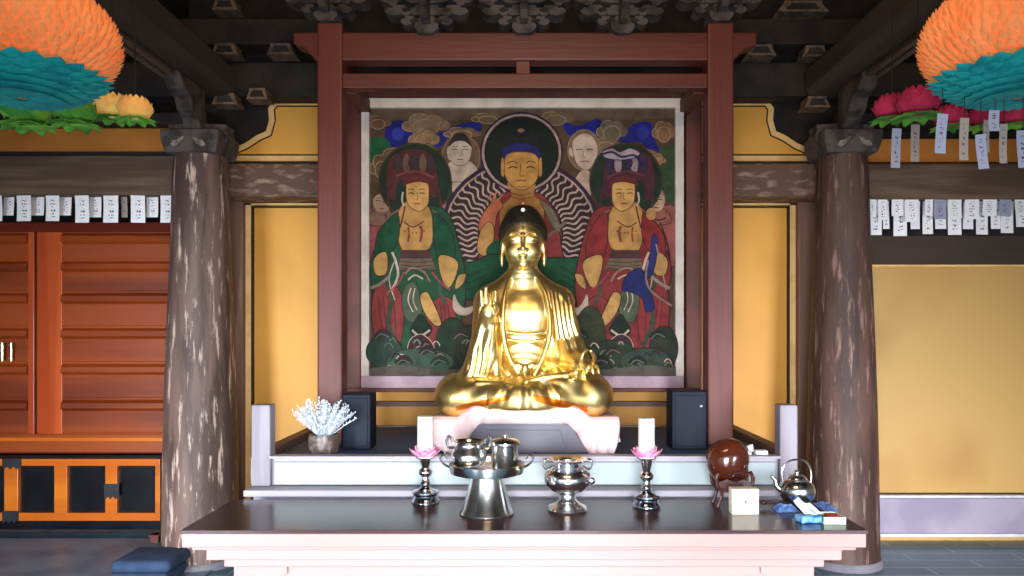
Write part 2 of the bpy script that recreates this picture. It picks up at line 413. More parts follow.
side_beam(-1, 'heavy dark beam running from the left column top towards the viewer')
side_beam(1, 'heavy dark beam running from the right column top towards the viewer')

def bearing_block(cx, cy, D, w, lab, h=11):
    b = MB()
    s = D / F; zc = Z(cy, D); x0 = X(cx, D); hw = w * s / 2
    o = [(-hw, -h * s / 2), (hw, -h * s / 2), (hw * .72, h * s * .25), (hw * .72, h * s / 2), (-hw * .72, h * s / 2), (-hw * .72, h * s * .25)]
    b.prism([Vector((x0 + x, D - .1, zc + z)) for x, z in o], (0, .14, 0), M_block)
    o2 = [(x * .66, z * .55 - .2 * s) for x, z in o]
    b.prism([Vector((x0 + x, D - .106, zc + z)) for x, z in o2], (0, .01, 0), M_dark)
    o = b.build('bracket_block', bevel=.004)
    return tag(o, lab, 'bracket block', 'bracket blocks high in the dark corners')
for (cx, cy, w, lab) in ((230, 10, 26, 'small pale-edged wooden block at top left, highest over the left column'),
                         (230, 54, 27, 'pale-edged wooden block on the upper left tie beam, nearer the column'),
                         (285, 54, 28, 'pale-edged wooden block beside the left end of the canopy beam'),
                         (230, 103, 26, 'brightest pale-edged wooden block, just above the left ochre stepped panel'),
                         (262, 98, 22, 'dim wooden block touching the left ochre stepped panel top'),
                         (798, 12, 52, 'wide flat wooden block at top right, highest over the right column'),
                         (757, 55, 30, 'yellow-edged wooden block beside the right end of the canopy beam'),
                         (810, 56, 26, 'pale-edged wooden block on the upper right tie beam'),
                         (812, 106, 26, 'small pale wooden block just above the right ochre stepped panel')):
    bearing_block(cx, cy, 5.26, w, lab)
# ------------------------------------------------------------------ red canopy frame
can = thing('canopy_frame', (0, 4.6, .865), 'tall red wooden canopy frame standing around the golden statue and its painting', 'canopy')
DF, DR, DECK = 4.5, 5.08, .865
for s, (a, c) in ((-1, (317, 342)), (1, (708, 734))):
    b = MB(); b.box((X(a, DF), DF, DECK), (X(c, DF), DF + .15, Z(22, DF)), M_red)
    b.build('post', can, bevel=.012)
for (a, c) in ((345.5, 361), (686, 702)):
    b = MB(); b.box((X(a, DR), DR, DECK), (X(c, DR), DR + .1, Z(84, DR)), M_redd)
    b.build('post', can, bevel=.01)
b = MB(); z0, z1 = Z(59, DF), Z(34, DF); yb = DF + .02
o = [(X(292, DF), z1 + .02), (X(292, DF), Z(42, DF)), (X(303, DF), Z(46, DF)), (X(311, DF), Z(55, DF)), (X(316, DF), z0), (X(733, DF), z0), (X(738, DF), Z(55, DF)), (X(746, DF), Z(47, DF)), (X(758, DF), Z(43, DF)), (X(758, DF), z1 + .02)]
b.prism([Vector((x, yb, z)) for x, z in o], (0, .12, 0), M_redh); b.build('top_beam', can, bevel=.01)
b = MB(); bpx(342, 73, 708, 88, DF + .02, .09, M_redh, b); b.build('lower_beam', can, bevel=.008)
b = MB(); bpx(516, 57, 530, 74, DF + .04, .06, M_redh, b); b.build('strut', can, bevel=.005)
for px in (330, 721):
    b = MB(); x = X(px, DF)
    b.box((x - .05, DF + .15, Z(58, DF)), (x + .05, DR + .1, Z(38, DF)), M_redd); b.build('side_beam', can, bevel=.006)
    b = MB(); sx = X(350 if px < 500 else 700, DF + .1)
    b.box((sx - .04, DF + .11, Z(88, DF)), (sx + .04, DR, Z(74, DF)), M_redd); b.build('side_beam', can, bevel=.006)
b = MB(); bpx(345, 84, 702, 98, DR - .02, .1, M_redd, b); b.build('rear_beam', can, bevel=.006)
b = MB(); bpx(345, 388, 702, 392, DR - .02, .1, M_redd, b); b.build('sill_board', can, bevel=.004)

# carved bracket clusters on the canopy beam
def cluster(pxc, lab, k):
    D = DF + .02; s = D / F; x0 = X(pxc, D); zb = Z(22, DF) + .001 if k in (0, 4) else Z(34, DF) + .001
    t = thing('bracket_cluster', (x0, D + .06, zb), lab, 'bracket cluster', 'carved bracket clusters on the canopy beam')
    def pr(pts, name, y0, dep, m, bev=.004):
        mb = MB(); mb.prism([Vector((x0 + x * s, D + y0, zb + z * s)) for x, z in pts], (0, dep, 0), m)
        return mb.build(name, t, bevel=bev)
    pr([(-7, 0), (7, 0), (12, 5), (12, 9), (-12, 9), (-12, 5)], 'base_block', -.04, .16, M_grey)
    def arm(hw, z, h, name):
        # cloud-scrolled arm with lobes under its ends
        half = [(0, 0), (hw * .3, 0), (hw * .42, 1.5), (hw * .5, 3.4), (hw * .6, 1.2), (hw * .78, -.6), (hw * .93, 1), (hw, 4), (hw * .92, h * .75), (hw * .8, h * .7), (hw * .82, h), (hw * .5, h), (hw * .44, h * .72), (hw * .3, h * .72), (hw * .26, h), (0, h)]
        pts = half + [(-x, q) for x, q in reversed(half[1:-1])]
        return pr([(x, q + z) for x, q in pts], name, -.02, .12, M_grey)
    arm(26, 9, 9, 'scroll_arm'); arm(42, 19, 10, 'scroll_arm'); arm(47.5, 31, 10, 'scroll_arm')
    for q, hw in ((18, 20), (18, -20), (28, 34), (28, -34)):
        pr([(hw - 3, q), (hw + 3, q), (hw + 5, q + 3), (hw - 5, q + 3)], 'bearing_block', -.03, .14, M_grey, .002)
    # tongue pointing at the viewer
    mb = MB(); o = [(0, 8), (-.12, 9), (-.17, 14), (-.13, 18), (-.2, 20), (-.26, 26), (-.2, 31), (-.28, 34), (-.3, 42), (0, 42)]
    mb.prism([Vector((x0 - .022, D + y, zb + q * s)) for y, q in o], (.044, 0, 0), M_grey); mb.build('carved_tongue', t, bevel=.004)
    # holes and scroll petals between arms
    for q, hw in ((13, 12), (13, -12), (24, 20), (24, -20)):
        mb = MB()
        c = cat([(hw - 5, q), (hw, q + 2.2), (hw + 5, q), (hw + 1, q - 1.5), (hw - 2, q - 2)], 3)
        mb.prism([Vector((x0 + x * s, D - .024, zb + z * s)) for x, z in c], (0, .01, 0), M_dark2)
        mb.build('carved_recess', t)
for k, (px, lab) in enumerate(((327, 'carved grey bracket cluster above the left canopy post'), (427, 'carved grey bracket cluster above the left half of the canopy beam'),
        (524, 'carved grey bracket cluster over the middle of the canopy beam'), (622, 'carved grey bracket cluster above the right half of the canopy beam'),
        (720, 'carved grey bracket cluster above the right canopy post'))): cluster(px, lab, k)

# ------------------------------------------------------------------ altar
alt = thing('altar', (0, 4.6, 0), 'long grey-lavender altar platform with pale front panel behind the offering table', 'altar')
b = MB(); b.box((X(243, 3.94), 3.94, .684), (X(803, 3.94), 4.1, Z(490.5, 3.94)), M_alt); b.build('ledge', alt, bevel=.006)
b = MB(); b.box((-1.46, 4.1, 0), (1.44, 5.37, .85), M_alt); b.build('body', alt)
b = MB(); b.box((-1.46, 4.06, .722), (1.44, 4.1, .868), M_alt); b.build('front_board', alt, bevel=.004)
def ap(x0, x1): return (X(x0, 4.04), X(x1, 4.04))
for (a, c) in ((274, 776),):
    b = MB(); x0, x1 = ap(a, c); b.box((x0, 4.04, .727), (x1, 4.06, .848), M_mint); b.build('front_panel', alt, bevel=.006)
b = MB(); b.box((-1.36, 4.02, .868), (1.36, 4.1, .882), M_alt); b.build('front_lip', alt, bevel=.004)
b = MB(); b.box((-1.34, 4.1, .85), (1.34, 5.37, .864), M_deck); b.build('deck', alt)
for (a, c) in ((251, 270), (780, 798)):
    b = MB(); b.box((X(a, 4.02), 4.02, .722), (X(c, 4.02), 4.11, Z(405, 4.02)), M_altv); b.build('corner_post', alt, bevel=.008)
for s in (-1, 1):
    b = MB(); xa = s * 1.4
    b.box((xa - .035, 4.11, .86), (xa + .035, 5.37, .905), M_brown); b.build('side_rail', alt, bevel=.005)

# ------------------------------------------------------------------ offering table
tb = thing('offering_table', (0, 3.6, 0), 'long dark-topped offering table with daylight-paled rose stepped front across the foreground', 'table')
b = MB(); b.box((-1.494, 3.3, .664), (1.494, 3.9, .68), M_table); b.build('tabletop', tb, bevel=.002)
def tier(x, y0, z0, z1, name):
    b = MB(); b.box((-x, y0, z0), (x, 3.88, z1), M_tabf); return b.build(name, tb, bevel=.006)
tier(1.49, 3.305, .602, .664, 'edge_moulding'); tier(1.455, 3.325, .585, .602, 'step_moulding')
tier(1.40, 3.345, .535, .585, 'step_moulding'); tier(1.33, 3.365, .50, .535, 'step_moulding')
b = MB()
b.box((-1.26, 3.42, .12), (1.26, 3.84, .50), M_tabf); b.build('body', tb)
for sx in (-1, 1):
    for yy in (3.40, 3.78):
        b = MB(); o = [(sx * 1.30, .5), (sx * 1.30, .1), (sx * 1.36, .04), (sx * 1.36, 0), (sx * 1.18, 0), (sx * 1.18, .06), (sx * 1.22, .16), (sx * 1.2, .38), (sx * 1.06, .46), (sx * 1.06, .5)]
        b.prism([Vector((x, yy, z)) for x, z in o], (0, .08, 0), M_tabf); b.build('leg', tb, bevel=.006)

# ------------------------------------------------------------------ statue pedestal and cloth
PT = 1.1
pd = thing('statue_pedestal', (0, 4.5, DECK), 'lavender-grey pedestal with flared front under the golden statue', 'pedestal')
b = MB(); D = 4.24
o = [(X(478, D), Z(424, D)), (X(570, D), Z(424, D)), (X(582, D), Z(440, D)), (X(592, D), DECK), (X(457, D), DECK), (X(466, D), Z(440, D))]
b.prism([Vector((x, D, z)) for x, z in o], (0, .58, 0), M_ped); b.build('body', pd, bevel=.008)
b = MB(); b.box((X(470, D), D - .01, Z(424, D)), (X(578, D), D + .58, PT - .006), M_ped); b.build('seat_slab', pd, bevel=.006)
b = MB(); o = [(X(488, D), Z(430, D)), (X(560, D), Z(430, D)), (X(566, D), Z(450, D)), (X(482, D), Z(450, D))]
b.prism([Vector((x, D - .008, z)) for x, z in o], (0, .01, 0), M_ped); b.build('front_panel', pd, bevel=.002)
def cloth():
    b = MB(); Dc = 4.2
    def bot(x):
        T = [(430, 436), (436, 449), (446, 453), (457, 456.5), (470, 436), (479, 424), (568, 424), (577, 434), (590, 456), (604, 457.5), (614, 456), (620, 438)]
        for (a, ya), (c, yc) in zip(T, T[1:]):
            if x <= c: return ya + (yc - ya) * (x - a) / (c - a)
        return T[-1][1]
    def top(x):
        u = abs(x - 524) / 94
        return 406 + 12.5 * min(1, max(0, (u - .5) / .22)) ** 1.5
    N = 120
    def front(u, v):
        x = 430 + 190 * u; y = top(x) + (bot(x) - top(x)) * v
        e = abs(x - 524) / 95
        d = Dc - .012 * math.sin(x * .55 + v * 2) * v * (e > .4) + .12 * max(0, e - .75) ** 1 * 1.2
        return P(x, y, Dc) * 0 + Vector((X(x, Dc), d - .02 * math.sin(v * 3.14), Z(y, Dc)))
    b.grid(front, N, 10, M_pinkc)
    def topf(u, v):
        x = 430 + 190 * u; e = abs(x - 524) / 95
        d0 = Dc + .144 * max(0, e - .75)
        return Vector((X(x, Dc) * (1 - .04 * v), d0 + (4.9 - d0) * v, Z(top(x), Dc) + (.0 if e < .6 else -.02 * v)))
    b.grid(topf, N, 8, M_pinkc)
    for s in (-1, 1):
        def sidef(u, v, s=s):
            x = 430 if s < 0 else 620
            zt = Z(top(x), Dc); zb = .89
            return Vector((X(x, Dc) + s * (-.02 + .02 * v + .012 * math.sin(u * 20) * v), Dc + .036 + (4.88 - Dc) * u, zt - .02 * u + (zb - zt) * v * .8))
        b.grid(sidef, 30, 8, M_pinkc)
    o = b.build('draped_cloth', smooth=True, solid=.006)
    return tag(o, 'white and pale pink cloth draped over the pedestal under the golden statue', 'cloth')
cloth()

# ------------------------------------------------------------------ golden statue by implicit surface
PXS = 4.5 / F; O0 = Vector((0, 4.5, Z(416, 4.42)))
class Vol:
    def __init__(s, lo, hi, h):
        s.lo = np.array(lo, float); s.h = h
        s.n = np.ceil((np.array(hi) - s.lo) / h).astype(int) + 1
        s.ax = [(s.lo[i] + h * np.arange(s.n[i])).astype(np.float32) for i in range(3)]
        s.f = np.full(s.n, 30.0, np.float32)
    def sl(s, lo, hi, pad):
        r = []
        for i in range(3):
            a = int(max(0, math.floor((lo[i] - pad - s.lo[i]) / s.h))); c = int(min(s.n[i], math.ceil((hi[i] + pad - s.lo[i]) / s.h) + 1))
            r.append(slice(a, max(a, c)))
        return tuple(r)
    def apply(s, lo, hi, fn, k, mode='u'):
        S_ = s.sl(lo, hi, k + 4 * s.h)
        x = s.ax[0][S_[0]][:, None, None]; y = s.ax[1][S_[1]][None, :, None]; z = s.ax[2][S_[2]][None, None, :]
        d = fn(x, y, z).astype(np.float32); f = s.f[S_]
        d = np.broadcast_to(d, f.shape)
        if mode == 'u':
            if k > 0:
                h = np.clip(.5 + .5 * (f - d) / k, 0, 1); s.f[S_] = f + (d - f) * h - k * h * (1 - h)
            else: s.f[S_] = np.minimum(f, d)
        elif mode == 's':
            d = -d
            if k > 0:
                h = np.clip(.5 - .5 * (f - d) / k, 0, 1); s.f[S_] = f + (d - f) * h + k * h * (1 - h)
            else: s.f[S_] = np.maximum(f, d)
        elif mode == 'i':
            s.f[S_] = np.maximum(f, d)
        elif mode == '+': s.f[S_] = f + d
    def ell(s, c, r, k=4, mode='u', rx=0, ry=0, rz=0):
        R = np.array((Matrix.Rotation(rz, 3, 'Z') @ Matrix.Rotation(ry, 3, 'Y') @ Matrix.Rotation(rx, 3, 'X')).inverted())
        def fn(x, y, z):
            x, y, z = x - c[0], y - c[1], z - c[2]
            if rx or ry or rz:
                x, y, z = (R[i][0] * x + R[i][1] * y + R[i][2] * z for i in range(3))
            a = np.sqrt((x / r[0]) ** 2 + (y / r[1]) ** 2 + (z / r[2]) ** 2) + 1e-6
            g = np.sqrt((x / r[0] ** 2) ** 2 + (y / r[1] ** 2) ** 2 + (z / r[2] ** 2) ** 2) + 1e-6
            return a * (a - 1) / g
        m = max(r) if (rx or ry or rz) else None
        rr = [m] * 3 if m else r
        s.apply([c[i] - rr[i] for i in range(3)], [c[i] + rr[i] for i in range(3)], fn, k, mode)
    def cap(s, a, b, ra, rb, k=4, mode='u'):
        a = np.array(a, float); b = np.array(b, float); ab = b - a; L = ab @ ab + 1e-9; R = max(ra, rb)
        def fn(x, y, z):
            h = np.clip(((x - a[0]) * ab[0] + (y - a[1]) * ab[1] + (z - a[2]) * ab[2]) / L, 0, 1)
            return np.sqrt((x - a[0] - h * ab[0]) ** 2 + (y - a[1] - h * ab[1]) ** 2 + (z - a[2] - h * ab[2]) ** 2) - (ra + (rb - ra) * h)
        s.apply(np.minimum(a, b) - R, np.maximum(a, b) + R, fn, k, mode)
    def chain(s, pts, rs, k=3, mode='u', sm=3):
        pts = cat(pts, sm, False); n = len(pts)
        if not isinstance(rs, (list, tuple)): rs = [rs, rs]
        R = np.interp(np.linspace(0, 1, n), np.linspace(0, 1, len(rs)), rs)
        A = np.array(pts, float); RM = max(R)
        def fn(x, y, z):
            m = None
            for i in range(n - 1):
                a = A[i]; ab = A[i + 1] - a; L = ab @ ab + 1e-9
                h = np.clip(((x - a[0]) * ab[0] + (y - a[1]) * ab[1] + (z - a[2]) * ab[2]) / L, 0, 1)
                d = np.sqrt((x - a[0] - h * ab[0]) ** 2 + (y - a[1] - h * ab[1]) ** 2 + (z - a[2] - h * ab[2]) ** 2) - (R[i] + (R[i + 1] - R[i]) * h)
                m = d if m is None else np.minimum(m, d)
            return m
        s.apply(A.min(0) - RM, A.max(0) + RM, fn, k, mode)
    def mesh(s, name, m, parent, to_world):
        f = s.f; n = f.shape
        ins = f < 0
        c = np.zeros([q - 1 for q in n], np.uint8)
        for i in (0, 1):
            for j in (0, 1):
                for k in (0, 1): c += ins[i:n[0] - 1 + i, j:n[1] - 1 + j, k:n[2] - 1 + k]
        act = np.argwhere((c > 0) & (c < 8)); idx = np.full(c.shape, -1, np.int32); idx[tuple(act.T)] = np.arange(len(act))
        pos = np.zeros((len(act), 3)); cnt = np.zeros(len(act))
        for ax in range(3):
            o = [q for q in range(3) if q != ax]
            for i in (0, 1):
                for j in (0, 1):
                    a = act.copy(); a[:, o[0]] += i; a[:, o[1]] += j; e = a.copy(); e[:, ax] += 1
                    fa = f[tuple(a.T)]; fb = f[tuple(e.T)]; ok = (fa < 0) != (fb < 0)
                    t = np.where(ok, fa / np.where(fa - fb == 0, 1, fa - fb), 0)
                    p = a.astype(float); p[:, ax] += t
                    pos[ok] += p[ok]; cnt[ok] += 1
        pos /= cnt[:, None]; pos = s.lo + pos * s.h
        faces = []
        for ax in range(3):
            u, w = (ax + 1) % 3, (ax + 2) % 3
            sl0 = [slice(1, n[q] - 1) for q in range(3)]; sl1 = list(sl0); sl0[ax] = slice(0, n[ax] - 1); sl1[ax] = slice(1, n[ax])
            A = ins[tuple(sl0)]; B = ins[tuple(sl1)]
            e = np.argwhere(A != B)
            if not len(e): continue
            fl_ = A[tuple(e.T)]
            base = e.copy(); base[:, u] += 1; base[:, w] += 1
            q = []
            for du, dw in ((-1, -1), (0, -1), (0, 0), (-1, 0)):
                cc = base.copy(); cc[:, u] += du; cc[:, w] += dw; q.append(idx[tuple(cc.T)])
            q = np.stack(q, 1); q[~fl_] = q[~fl_][:, ::-1]
            faces.append(q[(q >= 0).all(1)])
        faces = np.concatenate(faces)
        verts = to_world(pos)
        me = bpy.data.meshes.new(name)
        me.vertices.add(len(verts)); me.vertices.foreach_set('co', verts.astype(np.float32).ravel())
        me.loops.add(len(faces) * 4); me.loops.foreach_set('vertex_index', faces.astype(np.int32).ravel())
        me.polygons.add(len(faces)); me.polygons.foreach_set('loop_start', np.arange(0, len(faces) * 4, 4, dtype=np.int32))
        me.materials.append(m); me.update(calc_edges=True); me.validate()
        me.polygons.foreach_set('use_smooth', np.ones(len(me.polygons), bool))
        o = bpy.data.objects.new(name, me); COL.objects.link(o)
        if parent is not None: o.parent = parent; o.matrix_parent_inverse = Matrix.Translation(-parent.location)
        return o
tw = lambda p: p * PXS + np.array(O0)
st = thing('buddha_statue', O0, 'large golden seated statue with dark hair, one hand raised, before the painting', 'statue')
v = Vol((-96, -72, -4), (98, 34, 214), .72)
# trunk
v.ell((1, 2, 72), (37, 23, 52), 6); v.ell((0, 0, 100), (36, 21, 28), 8)
v.cap((-33, 3, 112.5), (33, 3, 112.5), 17, 17, 8)
v.cap((-1, 1, 142), (-22, 4, 122), 12, 13, 8); v.cap((-1, 1, 142), (21, 4, 122), 12, 13, 8)
# chest swell
v.ell((-11, -13, 100), (12, 8, 12), 8); v.ell((12, -13, 100), (12, 8, 12), 8)
v.ell((1, -16, 62), (20, 9, 22), 8)
# neck with rings
v.cap((-1, 0, 130), (-1, 0, 158), 13, 12.5, 4)
for zz in (134, 139, 144): v.ell((-1, -.5, zz), (14, 13.5, 2.4), 1.2)
# arms in sleeves
v.cap((-34, 3, 108), (-37, -2, 62), 15.5, 16, 6)
v.cap((-37, -4, 58), (-35, -24, 96), 15, 9.5, 5)
v.cap((-37, -12, 70), (-46, -12, 36), 14, 17, 6)
v.cap((35, 3, 108), (44, -2, 62), 15.5, 17, 6)
v.cap((44, -4, 58), (54, -34, 50), 15, 9, 5)
v.cap((46, -8, 64), (56, -12, 36), 15, 17, 6)
# wide sleeve hanging from raised forearm
v.ell((-40, -22, 66), (11, 10, 34), 4, ry=.12)
v.ell((-30, -27, 60), (7, 7, 30), 4, ry=-.15)
# legs, knees, shins
for sx in (-1, 1):
    v.cap((sx * 18, 2, 26), (sx * 63, -20, 23), 22, 20, 8)
    v.ell((sx * 67, -22, 20.5), (19.5, 21, 18.5), 6)
    v.cap((sx * 62, -30, 19), (sx * 6, -47, 18), 17, 13, 7)
v.ell((0, -38, 22), (50, 20, 15), 8)
v.cap((-40, -36, 27), (44, -40, 33), 10, 9, 6)
# fan of hem in front
v.ell((0, -50, 13), (26, 9, 7), 4)
# fold relief: legs (radiating), sleeves (vertical), belly
def leg_f(x, y, z):
    a = np.arctan2(x, 66 - z)
    w = np.clip((44 - z) / 8, 0, 1) * np.clip((-y - 8) / 10, 0, 1) * np.clip((80 - np.abs(x)) / 20, 0, 1)
    return (np.where(np.abs(x) < 34, .95, .4) * np.sin(a * 12 + .05 * x + .8) + .35 * np.sin(a * 27)) * w
v.apply((-90, -70, 0), (90, 0, 46), leg_f, 0, '+')
def slv_f(x, y, z):
    w = np.clip((np.abs(x) - 24) / 6, 0, 1) * np.clip((z - 36) / 10, 0, 1) * np.clip((122 - z) / 8, 0, 1)
    return .9 * np.sin((x + np.sign(x) * z * .22) * .62 + y * .2 + 1.5 * np.sin(z * .05)) * w
v.apply((-70, -50, 30), (75, 30, 125), slv_f, 0, '+')
def bel_f(x, y, z):
    w = np.clip((22 - np.abs(x)) / 5, 0, 1) * np.clip((z - 42) / 5, 0, 1) * np.clip((84 - z) / 4, 0, 1) * np.clip((-y - 8) / 6, 0, 1)
    return .45 * np.sin(z * .6 + .01 * x * x) * w
v.apply((-24, -50, 40), (24, -6, 86), bel_f, 0, '+')
# robe edges and bands
v.chain([(-13, -8, 136), (-18, -17, 122), (-20, -23, 104), (-20, -25, 82), (-15, -27, 60), (-6, -30, 44)], [2.2, 3], 1.5)
v.chain([(12, -8, 136), (20, -16, 122), (24, -21, 104), (25, -24, 82), (19, -27, 60), (10, -31, 42)], [2.2, 3], 1.5)
v.chain([(-19, -23, 83), (-8, -25.5, 81), (2, -26, 80), (12, -25.5, 81), (23, -22, 83)], 2.0, 1.2)
v.chain([(-19, -24, 76), (-8, -26, 74), (2, -27, 73), (12, -26.5, 74), (23, -23, 76)], 1.5, 1.2)
v.ell((-5, -29, 50), (6, 4, 4), 1.5, ry=.4); v.ell((7, -29, 50), (6, 4, 4), 1.5, ry=-.4); v.ell((1, -31, 48), (3.4, 3.4, 4.4), 1.5)
v.chain([(0, -31, 47), (-3, -36, 38), (-6, -42, 33)], [2.6, 3.2], 1.5); v.chain([(2, -31, 47), (5, -37, 38), (9, -43, 34)], [2.6, 3.2], 1.5)
# hanging folds over the left-hand shoulder
for i in range(5):
    xx = 29 + i * 4.3
    v.chain([(xx - 2, -12 + i * 1.6, 122 - i), (xx, -17.5 + i * 1.2, 108), (xx + 2, -19 + i, 92), (xx + 4 + i * .5, -18.5 + i, 76 + i)], [2.0, 2.5], 1.2)
for i in range(4):
    xx = -47 + i * 5.4
    v.chain([(xx + 2, -20 - i * 3, 92), (xx, -27 - i * 2.0, 72), (xx - 3, -29 - i * 1.2, 50), (xx - 7, -28, 38)], [1.8, 2.8], 1.4)
# raised hand: palm, five fingers
H = (-35, -32, 104)
v.cap((-34, -27, 92), (-34, -31, 99), 6.4, 6.2, 2)
v.ell((-34, -32.5, 103), (7.2, 4.4, 8), 2)
for (dx, pts, r) in ((-6.2, [(0, 0, 0), (-1.4, 0, 7), (-2, -1, 14)], 1.9), (-2.2, [(0, 0, 0), (-.6, 0, 9), (-.8, -1, 17)], 2.05),
                     (2.0, [(0, 0, 0), (.8, -1.5, 8), (1.0, -5, 12.5), (.6, -7.5, 9.5)], 2.0), (6.0, [(0, 0, -1), (1.6, -.5, 7), (2.4, -1.4, 13.5)], 1.8)):
    v.chain([(-34 + dx * 1.0 + p[0] * .4, -33 + p[1] - .12 * p[2], 108.5 + p[2] * .92) for p in pts], [r * 1.02, r * .88], .6, sm=2)
v.chain([(-28.5, -33, 100), (-25.5, -36.5, 105), (-28.5, -40.5, 110)], [2.5, 1.9], .8, sm=2)
# lowered hand on the knee with thumb and finger ring
v.cap((54, -35, 50), (58, -44, 51), 6.5, 5.5, 2)
v.ell((59, -47, 50), (7, 7.5, 4), 2, rx=.3)
for (dx, pts, r) in ((-5, [(0, 0, 0), (-1, -7, 4), (0, -9, 11), (4, -7, 15)], 1.9), (-1.5, [(0, 0, 0), (-1, -9, 1), (0, -12, -5)], 1.9),
                     (2.5, [(0, 0, 0), (1, -9, 0), (2, -11, -6)], 1.85), (6, [(0, 1, 0), (3, -6, -1), (4, -8, -6)], 1.7)):
    v.chain([(59 + dx + p[0], -52 + p[1], 51 + p[2]) for p in pts], [r, r * .8], .5, sm=2)
v.chain([(64, -46, 52), (66, -51, 58), (62, -57, 65)], [2.3, 1.8], .8, sm=2)
# visible sole resting on the opposite shin
v.ell((30, -44, 34), (17, 6, 6), 2, ry=.12)
for i in range(5): v.ell((46.5 - i * .5, -48 + i * 2.2, 39 - i * 2.3), (2.4, 1.7, 1.7), .6)
v.chain([(2, -47, 36), (20, -46, 40), (40, -42, 42), (54, -34, 44)], [2.2, 3.6], 2)
v.chain([(-44, -42, 34), (-24, -47, 34), (-6, -48, 31)], [3.4, 2.2], 2)
# cheeks, head
v.ell((-1, 1, 173), (19.8, 20, 26), 2); v.ell((-1, -3, 160), (16.4, 16.5, 14.5), 5); v.ell((-1, -14, 149.5), (6, 5, 4.5), 4)
v.ell((-10, -11, 162), (8, 7, 8), 5); v.ell((8, -11, 162), (8, 7, 8), 5)
# brow arcs, eyes, nose, mouth
for sx in (-1, 1):
    c0 = -1
    v.chain([(c0 + sx * 2.4, -20.3, 176), (c0 + sx * 6, -19.8, 180), (c0 + sx * 11, -17.0, 180), (c0 + sx * 15, -12.6, 176.5)], [.9, .6], 1.2)
    v.ell((c0 + sx * 8.2, -16.0, 173.6), (5.6, 3.0, 3.0), 2.2)
    v.chain([(c0 + sx * 3.6, -19.5, 172.6), (c0 + sx * 8.2, -19.4, 171.4), (c0 + sx * 13, -16.4, 173)], .45, .3, 's')
    # long ear
    v.ell((c0 + sx * 20.5, 2, 168), (2.4, 5, 9), 1); v.ell((c0 + sx * 21.3, 0, 156), (2.0, 3.2, 8.5), 1)
    v.ell((c0 + sx * 22.6, .5, 169), (1.2, 2.4, 5), .6, 's')
v.chain([(-1, -19.6, 178), (-1, -21.4, 170), (-1, -24.0, 163.5)], [1.4, 2.0, 2.6], 1.6)
v.ell((-3.9, -20.6, 162.6), (2.0, 2.2, 1.8), .8); v.ell((1.9, -20.6, 162.6), (2.0, 2.2, 1.8), .8)
v.ell((-1, -19.8, 157.4), (4.6, 2.0, 1.3), .8); v.ell((-1, -19.2, 154.8), (3.6, 2.2, 1.4), .8)
v.chain([(-5.2, -20.2, 156.5), (-1, -22, 155.9), (3.2, -20.2, 156.5)], .4, .25, 's')
# underside: hollow for the seat
v.apply((-60, -80, -6), (60, 40, 9), lambda x, y, z: np.maximum(np.abs(x) - 54, z - 9.5) + 0 * y, 2, 's')
v.apply((-100, -80, -6), (100, 40, 3), lambda x, y, z: -z + 0 * x + 0 * y, 0, 'i')
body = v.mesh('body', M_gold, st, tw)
# amber-toned bands on the body between the crossed shins and the hem
body.data.materials.append(mat('amber_gilded_band', (240, 140, 50), .4, 1, rgb2=(226, 120, 36), scale=10))
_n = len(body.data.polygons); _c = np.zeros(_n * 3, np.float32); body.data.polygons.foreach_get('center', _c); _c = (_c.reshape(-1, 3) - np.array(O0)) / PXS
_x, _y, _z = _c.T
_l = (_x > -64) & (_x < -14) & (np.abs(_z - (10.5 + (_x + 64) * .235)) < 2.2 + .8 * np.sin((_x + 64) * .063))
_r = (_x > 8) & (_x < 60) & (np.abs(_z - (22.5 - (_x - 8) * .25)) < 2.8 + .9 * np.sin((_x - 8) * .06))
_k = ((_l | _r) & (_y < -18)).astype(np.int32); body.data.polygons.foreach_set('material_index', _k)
del v
# hair cap with ushnisha
v = Vol((-30, -30, 165), (28, 30, 218), .6)
v.ell((-1, 3, 181), (24.6, 23, 23), 2); v.ell((-1, 3, 198), (15.5, 14, 12), 9)
def hl(x, y, z): # keep what lies above the hair line, which dips behind the temples
    line = 188 - np.clip((y + 15) * .75, -1, 20) + 0 * x
    return (line - z) * .8
v.apply((-40, -40, 160), (40, 40, 220), hl, 0, 'i')
v.apply((-30, -30, 165), (28, 30, 218), lambda x, y, z: .35 * np.sin(x * 1.7) * np.sin(z * 1.7) * np.sin(y * 1.7), 0, '+')
v.mesh('hair', M_hair, st, tw)
del v
def sm(c, r, m, name, lab=None):
    o = MB().ell(tuple(Vector(c) * PXS + O0), tuple(q * PXS for q in r), m, 16, 10).build(name, st, True)
    if lab: o['label'] = lab
sm((-1, -17, 202), (2.2, 1.6, 2.2), M_candle, 'hair_jewel', 'white jewel'); sm((-1, 3, 211.6), (2.2, 2.2, 2), mat('red_gold_bead', (230, 140, 90), .3, .6), 'crown_bead', 'reddish bead')
sm((-1, -19.4, 184.5), (1.5, 1.0, 1.5), mat('blue_grey_gem', (70, 76, 110), .2), 'forehead_gem', 'blue-grey gem')
